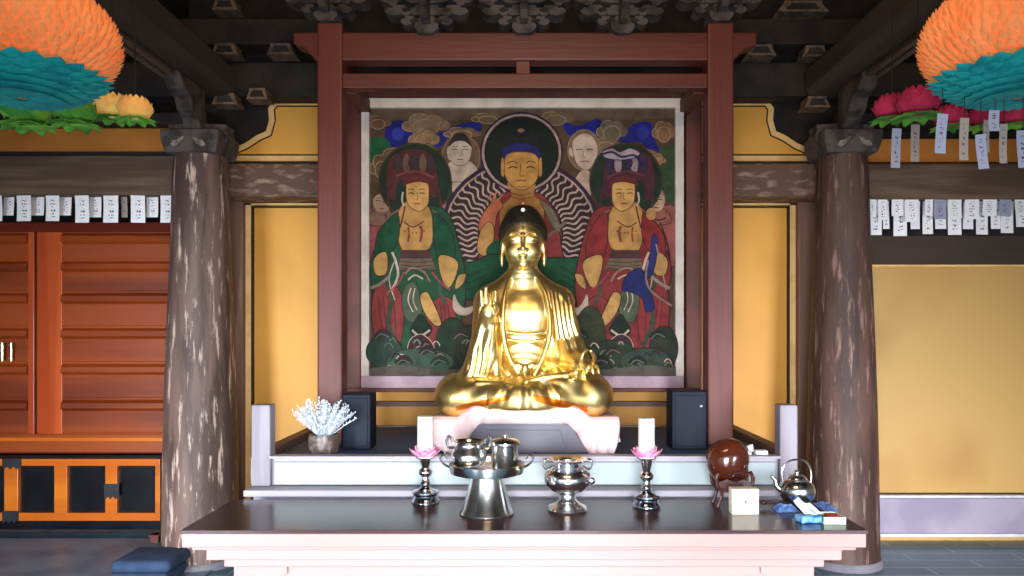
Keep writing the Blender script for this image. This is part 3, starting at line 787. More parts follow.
# ------------------------------------------------------------------ altar painting
pt = thing('altar_painting', (X(522, 5.06), 5.06, Z(376, 5.06)), 'large painting of a haloed seated figure with attendants, hung behind the golden statue', 'painting')
DP = 5.03
b = MB()
b.prism([P(x, y, DP - .03) for x, y in ((361, 98), (684, 98), (675.5, 107.5), (369, 107.5))], (0, .05, 0), mat('aged_white_frame', (206, 196, 186), .6, rgb2=(180, 170, 160), scale=7, thr=(.4, .7)))
b.build('frame', pt, bevel=.003)
for pts in (((361, 98), (369, 107.5), (369, 376), (361, 376)), ((684, 98), (675.5, 107.5), (675.5, 376), (684, 376))):
    b = MB(); b.prism([P(x, y, DP - .03) for x, y in pts], (0, .05, 0), mat('aged_white_frame', (206, 196, 186), .6, rgb2=(180, 170, 160), scale=7, thr=(.4, .7))); b.build('frame', pt, bevel=.003)
b = MB(); b.prism([P(x, y, DP - .03) for x, y in ((361, 376), (684, 376), (684, 388), (361, 388))], (0, .05, 0), mat('pink_lavender_frame', (176, 148, 160), .6, rgb2=(160, 132, 146), scale=7)); b.build('lower_frame', pt, bevel=.003)

class Paint:
    def __init__(s): s.v = []; s.f = []; s.c = []; s.d = DP + .008
    def poly(s, pts, rgb, smooth=4, edge=None, ew=1.0):
        if smooth: pts = cat(pts, smooth)
        s.d -= .00012; o = len(s.v)
        q = [P(x, y, s.d) for x, y in pts]; s.v += q
        for t in tessellate_polygon([q]): s.f.append([o + i for i in t]); s.c.append(rgb)
        if edge: s.line(pts, ew, edge, 0, True)
    def line(s, pts, w, rgb, smooth=3, closed=False):
        if smooth: pts = cat(pts, smooth, closed)
        s.d -= .00012; n = len(pts); o = len(s.v)
        for i, p in enumerate(pts):
            a = pts[i - 1] if (closed or i) else p; c = pts[(i + 1) % n] if (closed or i < n - 1) else p
            dx, dy = c[0] - a[0], c[1] - a[1]; L = math.hypot(dx, dy) or 1; ox, oy = -dy / L * w / 2, dx / L * w / 2
            s.v += [P(p[0] + ox, p[1] + oy, s.d), P(p[0] - ox, p[1] - oy, s.d)]
        for i in range(n if closed else n - 1):
            j = (i + 1) % n
            s.f.append([o + 2 * i, o + 2 * i + 1, o + 2 * j + 1, o + 2 * j]); s.c.append(rgb)
    def ell(s, cx, cy, rx, ry, rgb, edge=None, ew=1, rot=0):
        p = [(cx + rx * math.cos(a) * math.cos(rot) - ry * math.sin(a) * math.sin(rot), cy + rx * math.cos(a) * math.sin(rot) + ry * math.sin(a) * math.cos(rot)) for a in [2 * math.pi * i / 32 for i in range(32)]]
        s.poly(p, rgb, 0, edge, ew)
p = Paint()
INK = (42, 34, 34); TAN = (206, 168, 108); OLV = (104, 88, 66); CLD = (158, 132, 104); GRN = (26, 88, 62); DGR = (34, 58, 46); RED = (150, 62, 60)
MAR = (110, 52, 54); PUR = (74, 50, 66); PNK = (186, 122, 126); WHI = (214, 200, 188); BLU = (36, 44, 160); DBL = (40, 46, 92); TEA = (70, 120, 110)
p.poly([(369, 107), (676, 107), (676, 376), (369, 376)], (98, 80, 62), 0)
# sky colours and clouds
p.poly([(369, 107), (676, 107), (676, 118), (600, 121), (520, 118), (440, 121), (369, 119)], (112, 96, 78), 0)
for pts in ([(388, 124), (398, 121), (411, 124), (413, 134), (404, 145), (392, 147), (385, 138)], [(438, 124), (452, 127), (470, 122), (482, 125), (476, 136), (462, 140), (450, 136), (440, 147), (433, 146), (434, 134)],
            [(563, 122), (578, 126), (596, 119), (602, 124), (598, 138), (586, 136), (574, 138), (566, 132)], [(614, 137), (628, 128), (640, 122), (652, 124), (655, 140), (660, 152), (650, 152), (640, 142), (626, 143)]):
    p.poly(pts, BLU, 3)
p.ell(398, 134, 6, 7, (60, 76, 190)); p.ell(643, 133, 6, 6, (58, 70, 190))
p.poly([(370, 140), (380, 137), (390, 143), (388, 155), (376, 160), (370, 158)], (40, 110, 76)); p.poly([(660, 150), (668, 145), (675, 148), (675, 200), (662, 196), (656, 172)], (62, 92, 62))
def cloud(cx, cy, w, h, col=CLD):
    for k, (dx, dy, r) in enumerate(((-.6, .15, .32), (.6, .1, .34), (-.25, -.25, .4), (.25, -.2, .42), (0, .25, .5))):
        p.ell(cx + dx * w, cy + dy * h, r * w, r * h * 1.1, col, (120, 98, 78) if k % 2 else (188, 164, 134), .8)
for a in ((426, 124, 26, 15), (424, 138, 17, 14, (168, 140, 110)), (425, 150, 13, 10), (378, 122, 14, 9, (128, 100, 76)), (400, 157, 26, 13, (134, 112, 84)), (381, 166, 12, 16, (112, 96, 72)),
          (462, 133, 20, 8, (136, 114, 94)), (556, 118, 20, 9, (132, 112, 90)), (612, 130, 17, 14, (124, 118, 98)), (606, 145, 17, 10, (136, 120, 96)), (664, 131, 13, 14, (150, 116, 88)), (640, 155, 24, 9, (166, 136, 92)), (657, 160, 10, 7, (176, 140, 104)), (488, 118, 18, 7, (126, 106, 84))):
    cloud(*a)
# pink draperies at the flanks
p.poly([(369, 214), (382, 206), (396, 216), (400, 240), (388, 262), (369, 262)], (166, 92, 98)); p.poly([(440, 210), (450, 200), (456, 205), (450, 240), (440, 238)], PNK)
p.poly([(650, 212), (664, 206), (676, 212), (676, 262), (660, 262), (648, 240)], (176, 104, 104)); p.poly([(592, 204), (604, 196), (612, 214), (604, 228), (594, 224)], PNK)
# small attendants: pale face beside each outer halo
def small_face(cx, cy, r, skin, hair, robe):
    p.poly([(cx - r * 1.6, cy + r * 2.6), (cx - r * .9, cy + r), (cx + r, cy + r), (cx + r * 1.6, cy + r * 2.6)], robe, 3, INK, .6)
    p.poly([(cx - r, cy - r * .3), (cx, cy - r * 1.1), (cx + r, cy - r * .3), (cx + r * .75, cy + r), (cx, cy + r * 1.35), (cx - r * .75, cy + r)], skin, 4, (120, 96, 84), .7)
    p.poly([(cx - r * 1.05, cy - r * .25), (cx - r * .6, cy - r * 1.25), (cx, cy - r * 1.5), (cx + r * .6, cy - r * 1.25), (cx + r * 1.05, cy - r * .25), (cx + r * .4, cy - r * .75), (cx - r * .4, cy - r * .75)], hair, 3)
    for s in (-1, 1):
        p.line([(cx + s * r * .2, cy), (cx + s * r * .45, cy - r * .08), (cx + s * r * .68, cy)], .8, INK); p.line([(cx + s * r * .18, cy - r * .3), (cx + s * r * .7, cy - r * .32)], .7, (96, 76, 70), 0)
    p.line([(cx + r * .1, cy), (cx + r * .2, cy + r * .45), (cx, cy + r * .5)], .6, (130, 100, 90)); p.line([(cx - r * .25, cy + r * .82), (cx + r * .25, cy + r * .82)], 1, (150, 60, 60), 0)
# monk-like attendants
p.ell(461, 157, 19, 22, (120, 100, 80), (150, 126, 100), 1.6); p.ell(584, 150, 16, 20, (136, 118, 100), (160, 140, 116), 1.6)
p.poly([(444, 228), (450, 190), (458, 178), (474, 176), (482, 190), (472, 230)], (54, 84, 66)); p.poly([(452, 186), (458, 170), (468, 172), (478, 182), (466, 192), (456, 198)], WHI)
p.poly([(570, 230), (572, 190), (582, 170), (594, 176), (602, 196), (600, 228)], (206, 184, 172)); p.poly([(590, 196), (600, 194), (612, 214), (600, 236), (590, 226)], MAR)
small_face(460, 150, 11.5, (214, 204, 192), (52, 46, 52), (210, 198, 186)); p.poly([(449, 146), (447, 152), (449, 160), (452, 158)], WHI)
p.poly([(573, 140), (584, 133), (594, 138), (598, 150), (594, 164), (585, 170), (577, 164), (573, 152)], (222, 204, 190), 4, (150, 124, 108), .8)
p.line([(576, 150), (579, 149), (582, 150)], .9, INK); p.line([(587, 150), (590, 149), (593, 150)], .9, INK); p.line([(584, 150), (583, 157), (586, 157)], .7, (140, 110, 96)); p.line([(580, 162), (585, 161), (589, 162)], 1, (160, 80, 76)); p.poly([(572, 150), (570, 147), (569, 153), (573, 157)], WHI)
small_face(382, 201, 9, (186, 160, 140), (90, 64, 50), (150, 120, 104)); small_face(656, 200, 9, (214, 180, 160), (150, 130, 110), (170, 110, 96))
p.poly([(650, 186), (653, 180), (660, 183), (664, 188), (658, 191)], (40, 44, 130), 2); p.line([(385, 214), (390, 226), (398, 232)], 2, (88, 64, 96)); p.line([(648, 212), (656, 220), (666, 218)], 1.4, INK)
# body aureole with wavy rays
CX, CY = 520.5, 230
p.ell(CX, CY, 78.5, 70, PUR, (54, 40, 76), 2.4); p.ell(CX, CY, 75, 66.5, (62, 44, 52), (200, 176, 170), 1.6)
for i in range(54):
    a = 2 * math.pi * i / 54; pts = []
    for k in range(9):
        r = .56 + .43 * k / 8; th = a + .04 * math.sin(k * 1.5) + .12 * (k / 8)
        if math.cos(a) > 0: th = a - .04 * math.sin(k * 1.5) - .12 * (k / 8)
        pts.append((CX + 75 * r * math.cos(th), CY + 66.5 * r * math.sin(th)))
    p.line(pts, 1.9, (200, 180, 174), 2)
p.ell(CX, CY + 4, 42, 44, (120, 58, 58), (40, 34, 44), 1.6)
# central figure
p.poly([(486, 218), (500, 196), (521, 190), (544, 196), (556, 216), (562, 250), (566, 290), (476, 290), (480, 250)], (146, 62, 62), 4, INK, 1)
p.ell(521.5, 152.5, 41.5, 40.5, (50, 40, 66)); p.ell(521.5, 152.5, 39.8, 38.8, (196, 168, 168)); p.ell(521.5, 152.5, 37.4, 36.4, (26, 40, 34))
p.poly([(508, 182), (512, 196), (500, 210), (506, 240), (536, 240), (544, 206), (534, 196), (534, 182)], (190, 142, 80))
p.poly([(503, 150), (504, 140), (512, 131), (521, 128), (531, 131), (539, 140), (541, 150), (521, 142)], (34, 40, 44)); p.ell(521, 131, 9, 7, (28, 34, 34)); p.ell(521, 130.5, 3.6, 2, (150, 116, 100)); p.ell(522, 147.5, 4, 2.4, (160, 130, 140))
p.poly([(503, 153), (506, 147), (521, 143), (536, 147), (540, 153), (536, 158), (521, 152), (507, 158)], (44, 44, 130))
p.poly([(505, 158), (512, 152.5), (530, 152.5), (538, 158), (539, 172), (534, 184), (522, 190), (510, 184), (504, 172)], (214, 166, 92), 4, (110, 70, 50), .8)
for s in (-1, 1):
    p.poly([(521.5 + s * 17, 161), (521.5 + s * 20, 158), (521.5 + s * 20.5, 174), (521.5 + s * 17.5, 176)], (206, 158, 88), 3, (110, 70, 50), .6)
    p.line([(521.5 + s * 4, 163.5), (521.5 + s * 9, 161), (521.5 + s * 14, 163.5)], .9, (84, 60, 44)); p.line([(521.5 + s * 4.5, 168), (521.5 + s * 9, 166.6), (521.5 + s * 13.5, 168.4)], 1.1, INK)
p.line([(521, 164), (520, 174), (521.5, 176.5), (524, 175)], .8, (120, 80, 54)); p.line([(516.5, 181), (521.5, 180), (526, 181)], 1.5, (158, 70, 56)); p.line([(517, 186), (521.5, 187.4), (526, 186)], .7, (130, 86, 60))
for q in (193, 197): p.line([(512, q), (521, q + 2.4), (531, q)], .8, (134, 90, 58))
p.poly([(484, 212), (490, 204), (494, 198), (500, 200), (503, 207), (497, 214), (494, 230), (484, 236), (478, 226)], (196, 118, 84), 3, INK, .7)
p.line([(488, 200), (492, 193)], 1.6, (206, 140, 96), 0); p.line([(493, 199), (497, 191)], 1.6, (206, 140, 96), 0); p.line([(498, 200), (503, 194)], 1.6, (206, 140, 96), 0)
p.poly([(480, 232), (488, 222), (494, 228), (492, 248), (484, 256), (477, 250)], (204, 160, 96), 4, INK, .7); p.poly([(486, 250), (500, 240), (505, 262), (494, 272)], GRN)
p.poly([(540, 200), (550, 206), (558, 218), (560, 232), (552, 226), (546, 214)], (128, 122, 102), 3, INK, .6); p.line([(548, 236), (556, 230), (566, 222)], 3, (128, 118, 104))
p.poly([(430, 268), (448, 260), (470, 262), (496, 254), (520, 268), (520, 300), (470, 300), (440, 296)], GRN, 4, INK, 1); p.poly([(521, 268), (548, 258), (572, 258), (592, 256), (614, 266), (606, 292), (570, 304), (521, 300)], (30, 92, 64), 4, INK, 1)
for q in (0, 7, 14): p.line([(560, 266 + q), (580, 276 + q), (600, 270 + q)], .8, (16, 56, 40)); p.line([(440, 270 + q), (460, 278 + q), (486, 268 + q)], .8, (16, 56, 40))
# attendant figures at both sides
def attendant(s, o, robe, sleeve, skirt, crown):
    def m(x, y): return (o + s * (x - 412), y)
    def P_(pts, c, *a): p.poly([m(*q) for q in pts], c, *a)
    def L_(pts, w, c, sm=3): p.line([m(*q) for q in pts], w, c, sm)
    hx = o + s * 5
    p.ell(o + s * 3, 181, 36, 37.5, DGR, (72, 66, 50), 1.6)
    P_([(386, 176), (390, 158), (404, 150), (420, 149), (434, 158), (438, 178), (437, 196), (430, 196), (400, 180), (396, 200), (388, 196)], crown[0], 4, INK, .7)
    for k in range(5):
        P_([(396 + k * 8, 172), (394 + k * 8.4, 160), (399 + k * 8, 153), (403 + k * 8, 162), (401 + k * 8, 172)], crown[1] if k % 2 else crown[2], 3, INK, .5)
    p.ell(o + s * 1, 163, 4.5, 5.5, crown[2], INK, .5)
    L_([(396, 176), (408, 172), (420, 172), (434, 178)], 2.2, crown[3]); L_([(390, 186), (388, 200), (392, 214)], 2.4, crown[0]); L_([(438, 188), (441, 204), (437, 216)], 2.4, crown[0])
    # skirts, robe, arms
    P_([(374, 300), (370, 268), (378, 240), (392, 214), (404, 206), (436, 206), (450, 216), (459, 244), (466, 280), (462, 316), (446, 352), (408, 360), (384, 352)], robe, 4, INK, 1)
    P_([(372, 300), (380, 284), (398, 288), (404, 310), (400, 344), (386, 346), (374, 332)], skirt, 4, INK, .8); P_([(434, 300), (450, 298), (456, 318), (446, 342), (428, 346), (424, 324)], skirt, 4, INK, .8)
    P_([(398, 216), (403, 204), (412, 200), (424, 203), (432, 216), (430, 248), (402, 250)], (208, 164, 100), 4, (90, 60, 44), .8)
    L_([(400, 228), (403, 216), (405, 206)], 1.6, MAR); L_([(404, 222), (413, 227), (424, 221)], 1.3, (120, 66, 44)); L_([(420, 226), (422, 232), (420, 242)], 2.6, (150, 78, 52)); L_([(408, 227), (409, 234), (408, 242)], 2, (150, 78, 52))
    for q in range(6): p.ell(*m(405 + q * 3.8, 231 + (2 if 0 < q < 5 else 0)), 1.1, 1.1, (170, 110, 70))
    L_([(399, 210), (388, 218), (380, 234), (374, 250)], 1.8, (130, 112, 88)); L_([(432, 210), (444, 220), (451, 240), (452, 258)], 1.8, (130, 112, 88))
    for q in range(4): L_([(378 + q * 5, 296), (380 + q * 5, 316), (384 + q * 4, 338)], .8, (92, 44, 48)); L_([(436 + q * 4, 304), (438 + q * 3.6, 322), (434 + q * 3, 342)], .8, (92, 44, 48))
    L_([(392, 262), (386, 280), (392, 300), (388, 322), (398, 346)], 4, (60, 84, 66)); L_([(446, 268), (440, 288), (446, 304)], 3.4, (70, 92, 80)); L_([(394, 262), (389, 280), (395, 300)], 1, WHI)
    P_([(401, 250), (430, 250), (432, 258), (400, 258)], (88, 56, 60), 0); P_([(400, 258), (432, 258), (436, 270), (398, 270)], (120, 104, 88), 0, INK, .6)
    for q in (261, 265, 268): L_([(400, q), (416, q + 1.5), (433, q)], .7, (60, 50, 48))
    P_([(377, 236), (388, 220), (398, 214), (399, 236), (392, 252), (388, 262), (376, 262)], sleeve, 4, INK, .8); P_([(434, 214), (446, 222), (455, 244), (452, 266), (440, 262), (434, 244)], sleeve, 4, INK, .8)
    P_([(373, 262), (378, 254), (386, 252), (388, 262), (386, 274), (376, 275)], (208, 170, 104), 4, INK, .8); P_([(438, 258), (446, 255), (458, 262), (456, 276), (449, 288), (442, 280)], (208, 170, 104), 4, INK, .8)
    P_([(458, 276), (466, 274), (463, 284), (455, 289)], (204, 166, 100), 3, INK, .6)
    L_([(392, 252), (396, 262), (398, 276), (392, 290)], 2.4, WHI); L_([(405, 274), (412, 268), (424, 272), (430, 282)], 2, (150, 128, 116)); L_([(408, 280), (415, 275), (423, 279)], 1.6, WHI)
    L_([(404, 272), (398, 284), (386, 294)], 1.8, (170, 84, 96)); L_([(432, 272), (440, 282), (450, 290)], 1.8, (170, 84, 96))
    P_([(404, 288), (414, 282), (422, 300), (420, 318), (408, 322), (402, 306)], (84, 104, 84), 4, INK, .7); L_([(411, 288), (408, 300), (413, 312)], 1.2, WHI); L_([(415, 288), (413, 300), (417, 310)], 1, WHI)
    P_([(420, 296), (427, 292), (433, 302), (440, 318), (441, 325), (434, 325), (424, 312)], (218, 178, 108), 4, INK, .8)
    L_([(371, 288), (380, 284), (390, 276)], 3, (150, 146, 138)); P_([(454, 294), (458, 302), (464, 308), (474, 306), (470, 314), (460, 315), (453, 308)], (196, 184, 176), 3)
    # lotus below
    P_([(414, 322), (420, 314), (428, 322), (432, 330), (426, 338), (416, 338), (410, 330)], (24, 50, 38), 3, INK, .7); L_([(412, 330), (420, 336), (430, 330)], 2.2, WHI)
    P_([(410, 340), (420, 334), (430, 340), (434, 350), (420, 346), (408, 352)], (70, 44, 52), 3, WHI, .7)
    # face
    P_([(406, 186), (408, 181), (418, 180), (427, 182), (429, 190), (428, 204), (421, 211), (413, 209), (407, 202)], (226, 182, 112), 4, (110, 70, 50), .8)
    P_([(403, 186), (406, 179), (418, 176), (430, 180), (432, 190), (428, 184), (418, 182), (408, 184)], MAR, 3)
    for q in (411, 422): L_([(q - 3, 190), (q, 188.8), (q + 3, 190)], .8, (96, 66, 50)); L_([(q - 2.8, 193.6), (q, 192.8), (q + 2.8, 193.8)], 1, INK)
    L_([(417, 192), (418, 198.5), (415.6, 199.6)], .7, (130, 84, 60)); L_([(414, 204), (417, 203.4), (420, 204)], 1.4, (166, 70, 60)); L_([(403, 192), (402, 200), (404, 206)], 1.8, WHI)
attendant(1, 412, (38, 92, 66), GRN, (148, 66, 66), ((96, 52, 54), (120, 96, 84), (74, 60, 66), (150, 72, 66)))
attendant(-1, 629, (140, 54, 56), (150, 50, 54), (146, 56, 60), ((86, 46, 66), (176, 160, 176), (64, 52, 92), (116, 60, 74)))
# white head ribbons and blue sash of the right-hand attendant
p.poly([(602, 152), (612, 148), (620, 152), (630, 148), (640, 153), (634, 158), (620, 160), (606, 158)], (196, 186, 200), 3, DBL, .8); p.line([(600, 155), (612, 152), (622, 157), (634, 155), (640, 162)], 2.2, (54, 48, 110))
p.poly([(652, 236), (658, 238), (656, 262), (650, 278), (645, 272), (650, 256)], (48, 52, 130), 3, INK, .6); p.poly([(626, 276), (640, 268), (648, 280), (652, 296), (655, 308), (646, 312), (642, 298), (630, 292), (622, 290)], (34, 44, 116), 3, INK, .8)
p.line([(656, 244), (662, 270), (666, 290)], 1.2, (180, 160, 150)); p.line([(648, 260), (646, 278), (652, 292), (672, 306)], 2, (150, 134, 128))
p.ell(651, 214, 5, 6, (206, 160, 110)); p.line([(660, 222), (668, 246), (672, 276)], 1.4, (80, 44, 50))
# rocky and leafy ground
for a in ((384, 352, 18, 16, (50, 78, 70)), (452, 344, 16, 26, (36, 62, 46)), (420, 362, 34, 14, (66, 94, 84)), (470, 352, 14, 26, (44, 60, 48)), (590, 340, 16, 34, (58, 70, 50)), (612, 358, 26, 18, (44, 66, 52)), (664, 348, 14, 22, (50, 60, 52)), (646, 362, 26, 14, (56, 76, 66)), (520, 350, 60, 28, (60, 60, 52))):
    p.ell(a[0], a[1], a[2], a[3], a[4], INK, .8)
for i in range(46):
    x = random.uniform(374, 672); y = random.uniform(338, 372); r = random.uniform(2.5, 6)
    if 480 < x < 570: continue
    p.line([(x - r, y + 1), (x - r * .3, y - r * .6), (x + r * .5, y - r * .3), (x + r, y + r * .6)], random.uniform(.9, 1.8), random.choice([WHI, (120, 150, 140), INK, (96, 128, 116), (150, 140, 130), (30, 46, 44)]))
for s, o in ((1, 0), (-1, 1042)):
    for (x, y) in ((383, 336), (404, 362), (440, 362), (462, 336), (428, 352)):
        xx = o + s * x if s < 0 else x
        p.poly([(xx - 10, y + 1), (xx - 5, y - 5), (xx + 1, y - 7), (xx + 7, y - 3), (xx + 9, y + 3), (xx + 2, y), (xx - 4, y + 3)], random.choice([(32, 40, 44), (56, 46, 52), (36, 62, 54)]), 3); p.line([(xx - 8, y + 3), (xx - 2, y - 2), (xx + 6, y + 1)], 1, (110, 126, 114))
p.poly([(369, 368), (400, 365), (440, 370), (520, 366), (600, 370), (650, 365), (676, 368), (676, 376), (369, 376)], (96, 96, 94), 0)
me = bpy.data.meshes.new('painted_canvas'); me.from_pydata([tuple(q) for q in p.v], [], p.f)
ca = me.color_attributes.new('paint', 'FLOAT_COLOR', 'CORNER'); arr = []
for f, c in zip(p.f, p.c): arr += [*lin(c), 1] * len(f)
ca.data.foreach_set('color', arr)
me.materials.append(mat('mineral_paint', (214, 204, 194), .7, rgb2=(160, 150, 140), scale=14, thr=(.4, .75), attr='paint', spec=.2))
bmx = bmesh.new(); bmx.from_mesh(me)
for f in bmx.faces:
    f.normal_update()
    if f.normal.y > 0: f.normal_flip()
bmx.to_mesh(me); bmx.free()
cv = bpy.data.objects.new('painted_canvas', me); COL.objects.link(cv); cv.parent = pt; cv.matrix_parent_inverse = Matrix.Translation(-pt.location)
b = MB(); b.prism([P(x, y, DP + .01) for x, y in ((366, 103), (679, 103), (679, 380), (366, 380))], (0, .03, 0), M_redd); b.build('backing_board', pt)

# ------------------------------------------------------------------ things on the altar deck
def lathe_px(cx, prof, D, m, mb=None, n=36, dy=0, M=None):
    mb = mb or MB(); s = D / F
    return mb.lathe([(max(r, .02) * s, Z(y, D)) for r, y in prof], (X(cx, D), D + dy, 0), m, n)
def speaker(x0, x1, yt, D, lab, dot=None):
    t = thing('loudspeaker', (X((x0 + x1) / 2, D), D + .1, DECK), lab, 'speaker')
    b = MB(); b.box((X(x0, D), D, DECK), (X(x1, D), D + .18, Z(yt, D)), M_blk); b.build('cabinet', t, bevel=.008)
    b = MB(); b.box((X(x0 + 3, D), D - .006, DECK + .02), (X(x1 - 3, D), D, Z(yt + 4, D)), M_blk); b.build('grille', t, bevel=.003)
    if dot:
        o = MB().ell((X(dot[0], D), D - .008, Z(dot[1], D)), (.008, .004, .006), M_lav2, 12, 8).build('badge', t, True); o['label'] = 'small pale badge'
speaker(342, 370.5, 394, 4.34, 'dark navy upright loudspeaker behind the potted silver twigs, left of the statue')
speaker(672, 707, 391, 4.34, 'dark navy upright loudspeaker with tiny pale badge, right of the statue', (701, 406))

# potted silvery plant
D = 4.2; cx = 324
pot = thing('potted_plant', (X(cx, D), D, .882), 'bluish white twiggy plant in a small mottled pot on the altar left end', 'plant')
lathe_px(cx, [(10, 0)] * 0 + [(12.5, 453.9), (14, 452), (15, 446), (15.2, 438), (14.6, 434), (13.4, 434), (13.2, 438)], D, mat('mottled_stone_pot', (84, 72, 68), .35, rgb2=(126, 112, 106), scale=30, thr=(.5, .6))).build('pot', pot, True)
b = MB(); rnd = random.Random(3); MT = mat('silver_blue_foliage', (232, 240, 246), .7, rgb2=(190, 206, 226), scale=40)
s = D / F
for i in range(120):
    a = rnd.uniform(0, 2 * math.pi); rr = rnd.uniform(0, 1) ** .6
    base = Vector((X(cx, D) + 8 * s * rr * math.cos(a) * .6, D + 8 * s * rr * math.sin(a) * .6, Z(437, D)))
    tip = Vector((X(cx, D) + 33 * s * rr * math.cos(a), D + 26 * s * rr * math.sin(a), Z(403 + 16 * rr * rr - rnd.uniform(-2, 6) + (10 if abs(math.cos(a)) * rr < .35 and i % 2 else 0), D)))
    midp = base.lerp(tip, .5) + Vector((rnd.uniform(-.01, .01), rnd.uniform(-.01, .01), .012))
    b.tube([base, midp, tip], [.0022, .0024, .0012], MT, 4)
    for k in range(7):
        q = midp.lerp(tip, k / 6) if k else midp
        d = Vector((rnd.uniform(-1, 1), rnd.uniform(-1, 1), rnd.uniform(0, 1.2))); d.normalize()
        w = d.cross(Vector((0, 1, .2))); w.normalize()
        b.add([q, q + d * .008 + w * .004, q + d * .018, q + d * .008 - w * .004], [(0, 1, 2, 3)], MT)
b.build('twigs', pot, fix=False)

# ------------------------------------------------------------------ candlesticks with lotus cups
def candlestick(cx, D, yb, yl, lab, labc, ct):
    t = thing('candlestick', (X(cx, D), D, .68), lab, 'candlestick')
    lathe_px(cx, [(13, yb), (14, yb - 1.5), (13.6, yb - 3.5), (12.4, yb - 4.5), (11.5, yb - 8), (13.8, yb - 10.5), (13.4, yb - 12), (8, yb - 13.5), (5, yb - 15.5), (4.2, yb - 18)], D, M_brass).build('base', t, True)
    lathe_px(cx, [(4.2, yb - 18), (5.6, yb - 20), (4.0, yb - 22.5), (3.6, yb - 26), (6.6, yb - 29), (7.2, yb - 31), (6.4, yb - 33), (3.8, yb - 35.5), (4.4, yb - 38), (6.4, yl + 1.5), (9.5, yl), (9.8, yl - 1)], D, M_chrome).build('stem', t, True)
    s = D / F; z0 = Z(yl, D)
    for row, (n, r0, L, w, tilt, m) in enumerate(((8, 5, 13.5, 5.2, .95, M_petal), (8, 4.4, 12, 4.8, .55, M_petalw))):
        for i in range(n):
            a = 2 * math.pi * (i + .5 * row) / n; b = MB()
            def fn(u, v, a=a):
                ww = w * math.sin(math.pi * min(1, .16 + .84 * v)) ** .7 * (1 - .15 * v)
                x = (u - .5) * 2 * ww
                r = r0 + L * (math.sin(tilt) * v + .12 * math.sin(v * 3.1)) - .10 * x * x / 4
                z = L * math.cos(tilt) * v * (1 + .25 * v) + (.06 * x * x)
                return Vector((X(cx, D) + (r * math.cos(a) - x * math.sin(a)) * s, D + (r * math.sin(a) + x * math.cos(a)) * s, z0 + z * s))
            b.grid(fn, 4, 6, m); b.build('petal', t, True, solid=.0014)
    c = lathe_px(cx, [(8.2, yl - .5), (8.2, ct + .8), (7.6, ct), (1.5, ct + .4)], D, M_candle).build('candle', smooth=True)
    tag(c, labc, 'candle')
    return t
candlestick(425.5, 3.84, 503, 458, 'silver candlestick with pink lotus cup, left of the double-pot steel stand', 'white pillar candle in the left pink lotus cup', 416)
candlestick(646.5, 3.735, 507, 458.5, 'silver candlestick with pink lotus cup, between the footed censer and the wooden bell', 'white pillar candle in the right pink lotus cup', 418)

# ------------------------------------------------------------------ steel offering stand with two pots
D = 3.61; s = D / F; cx = 487
t = thing('offering_stand', (X(cx, D), D, .68), 'large polished steel stand with flared conical foot carrying two steel pots', 'stand')
lathe_px(cx, [(26.5, 513), (27.5, 512), (27, 510.5), (24.5, 507), (19, 488), (16.5, 477), (16, 474)], D, M_chrome, n=48).build('conical_foot', t, True)
lathe_px(cx, [(16, 474.5), (30, 474), (36.5, 472), (37.5, 468), (38, 463), (37, 462.6), (36, 467), (10, 468)], D, M_chrome, n=48).build('tray', t, True)
for sx in (-1, 1):
    pts = cat([(37, 466), (42, 463), (46, 457), (42, 453), (38.5, 458)], 4, False)
    b = MB(); b.tube([(X(cx, D) + sx * q[0] * s, D - .03, Z(q[1], D)) for q in pts], .006, M_chrome, 8); b.build('handle', t, True)
t = thing('incense_pot', (X(469, D), D, Z(466, D)), 'round steel pot with looped ears on the left half of the steel stand', 'pot')
lathe_px(469, [(11, 467), (16, 464), (18, 458), (17.4, 452), (14, 448), (13.6, 444), (16, 441), (15, 440.4), (12.5, 443.5), (12, 446)], D, M_chrome).build('body', t, True)
for sx in (-1, 1):
    pts = cat([(14, 447), (20, 447), (22, 441), (20, 436), (17, 439), (15.5, 443)], 4, False)
    b = MB(); b.tube([(X(469, D) + sx * q[0] * s, D - .01, Z(q[1], D)) for q in pts], .0075, M_chrome, 8); b.build('ear', t, True)
t = thing('lidded_canister', (X(505, D), D, Z(467, D)), 'cylindrical steel canister with flat lid on the right half of the steel stand', 'canister')
lathe_px(505, [(13, 467.5), (13.6, 466), (13.2, 446), (13.6, 445)], D, M_chrome).build('body', t, True)
lathe_px(505, [(13.6, 445), (15, 444), (15, 442), (12, 439.5), (4, 438), (2.6, 437), (3, 435.4), (1.2, 434.6)], D, M_chrome).build('lid', t, True)

# footed censer
D = 3.67; s = D / F; cx = 567.5
t = thing('censer', (X(cx, D), D, .68), 'rounded steel censer on a spreading foot, right of the double-pot stand', 'censer')
lathe_px(cx, [(19, 510), (20, 508.5), (19, 506), (12, 503), (8.6, 499), (8.2, 494), (9.6, 492.4)], D, M_chrome, n=40).build('foot', t, True)
lathe_px(cx, [(9.6, 492.4), (16, 490), (22, 484), (23.8, 478), (22.6, 473), (17, 469), (14.5, 466), (15, 462.5), (20.5, 460), (21, 458.8), (18, 458.4), (13, 461.5), (12.4, 466)], D, M_chrome, n=40).build('bowl', t, True)
for sx in (-1, 1):
    pts = cat([(15, 466), (21, 469), (24, 465), (23.4, 460), (19, 459)], 4, False)
    b = MB(); b.tube([(X(cx, D) + sx * q[0] * s, D, Z(q[1], D)) for q in pts], .006, M_chrome, 8); b.build('ear', t, True)
b = MB(); b.ell((X(cx + 24, D), D - .02, Z(480, D)), (3.6 * s, 3 * s, 3.6 * s), M_chrome, 12, 8); b.tube([P(cx + 20, 478, D - .02), P(cx + 26, 486, D - .02)], .005, M_chrome); b.build('side_knob', t, True)

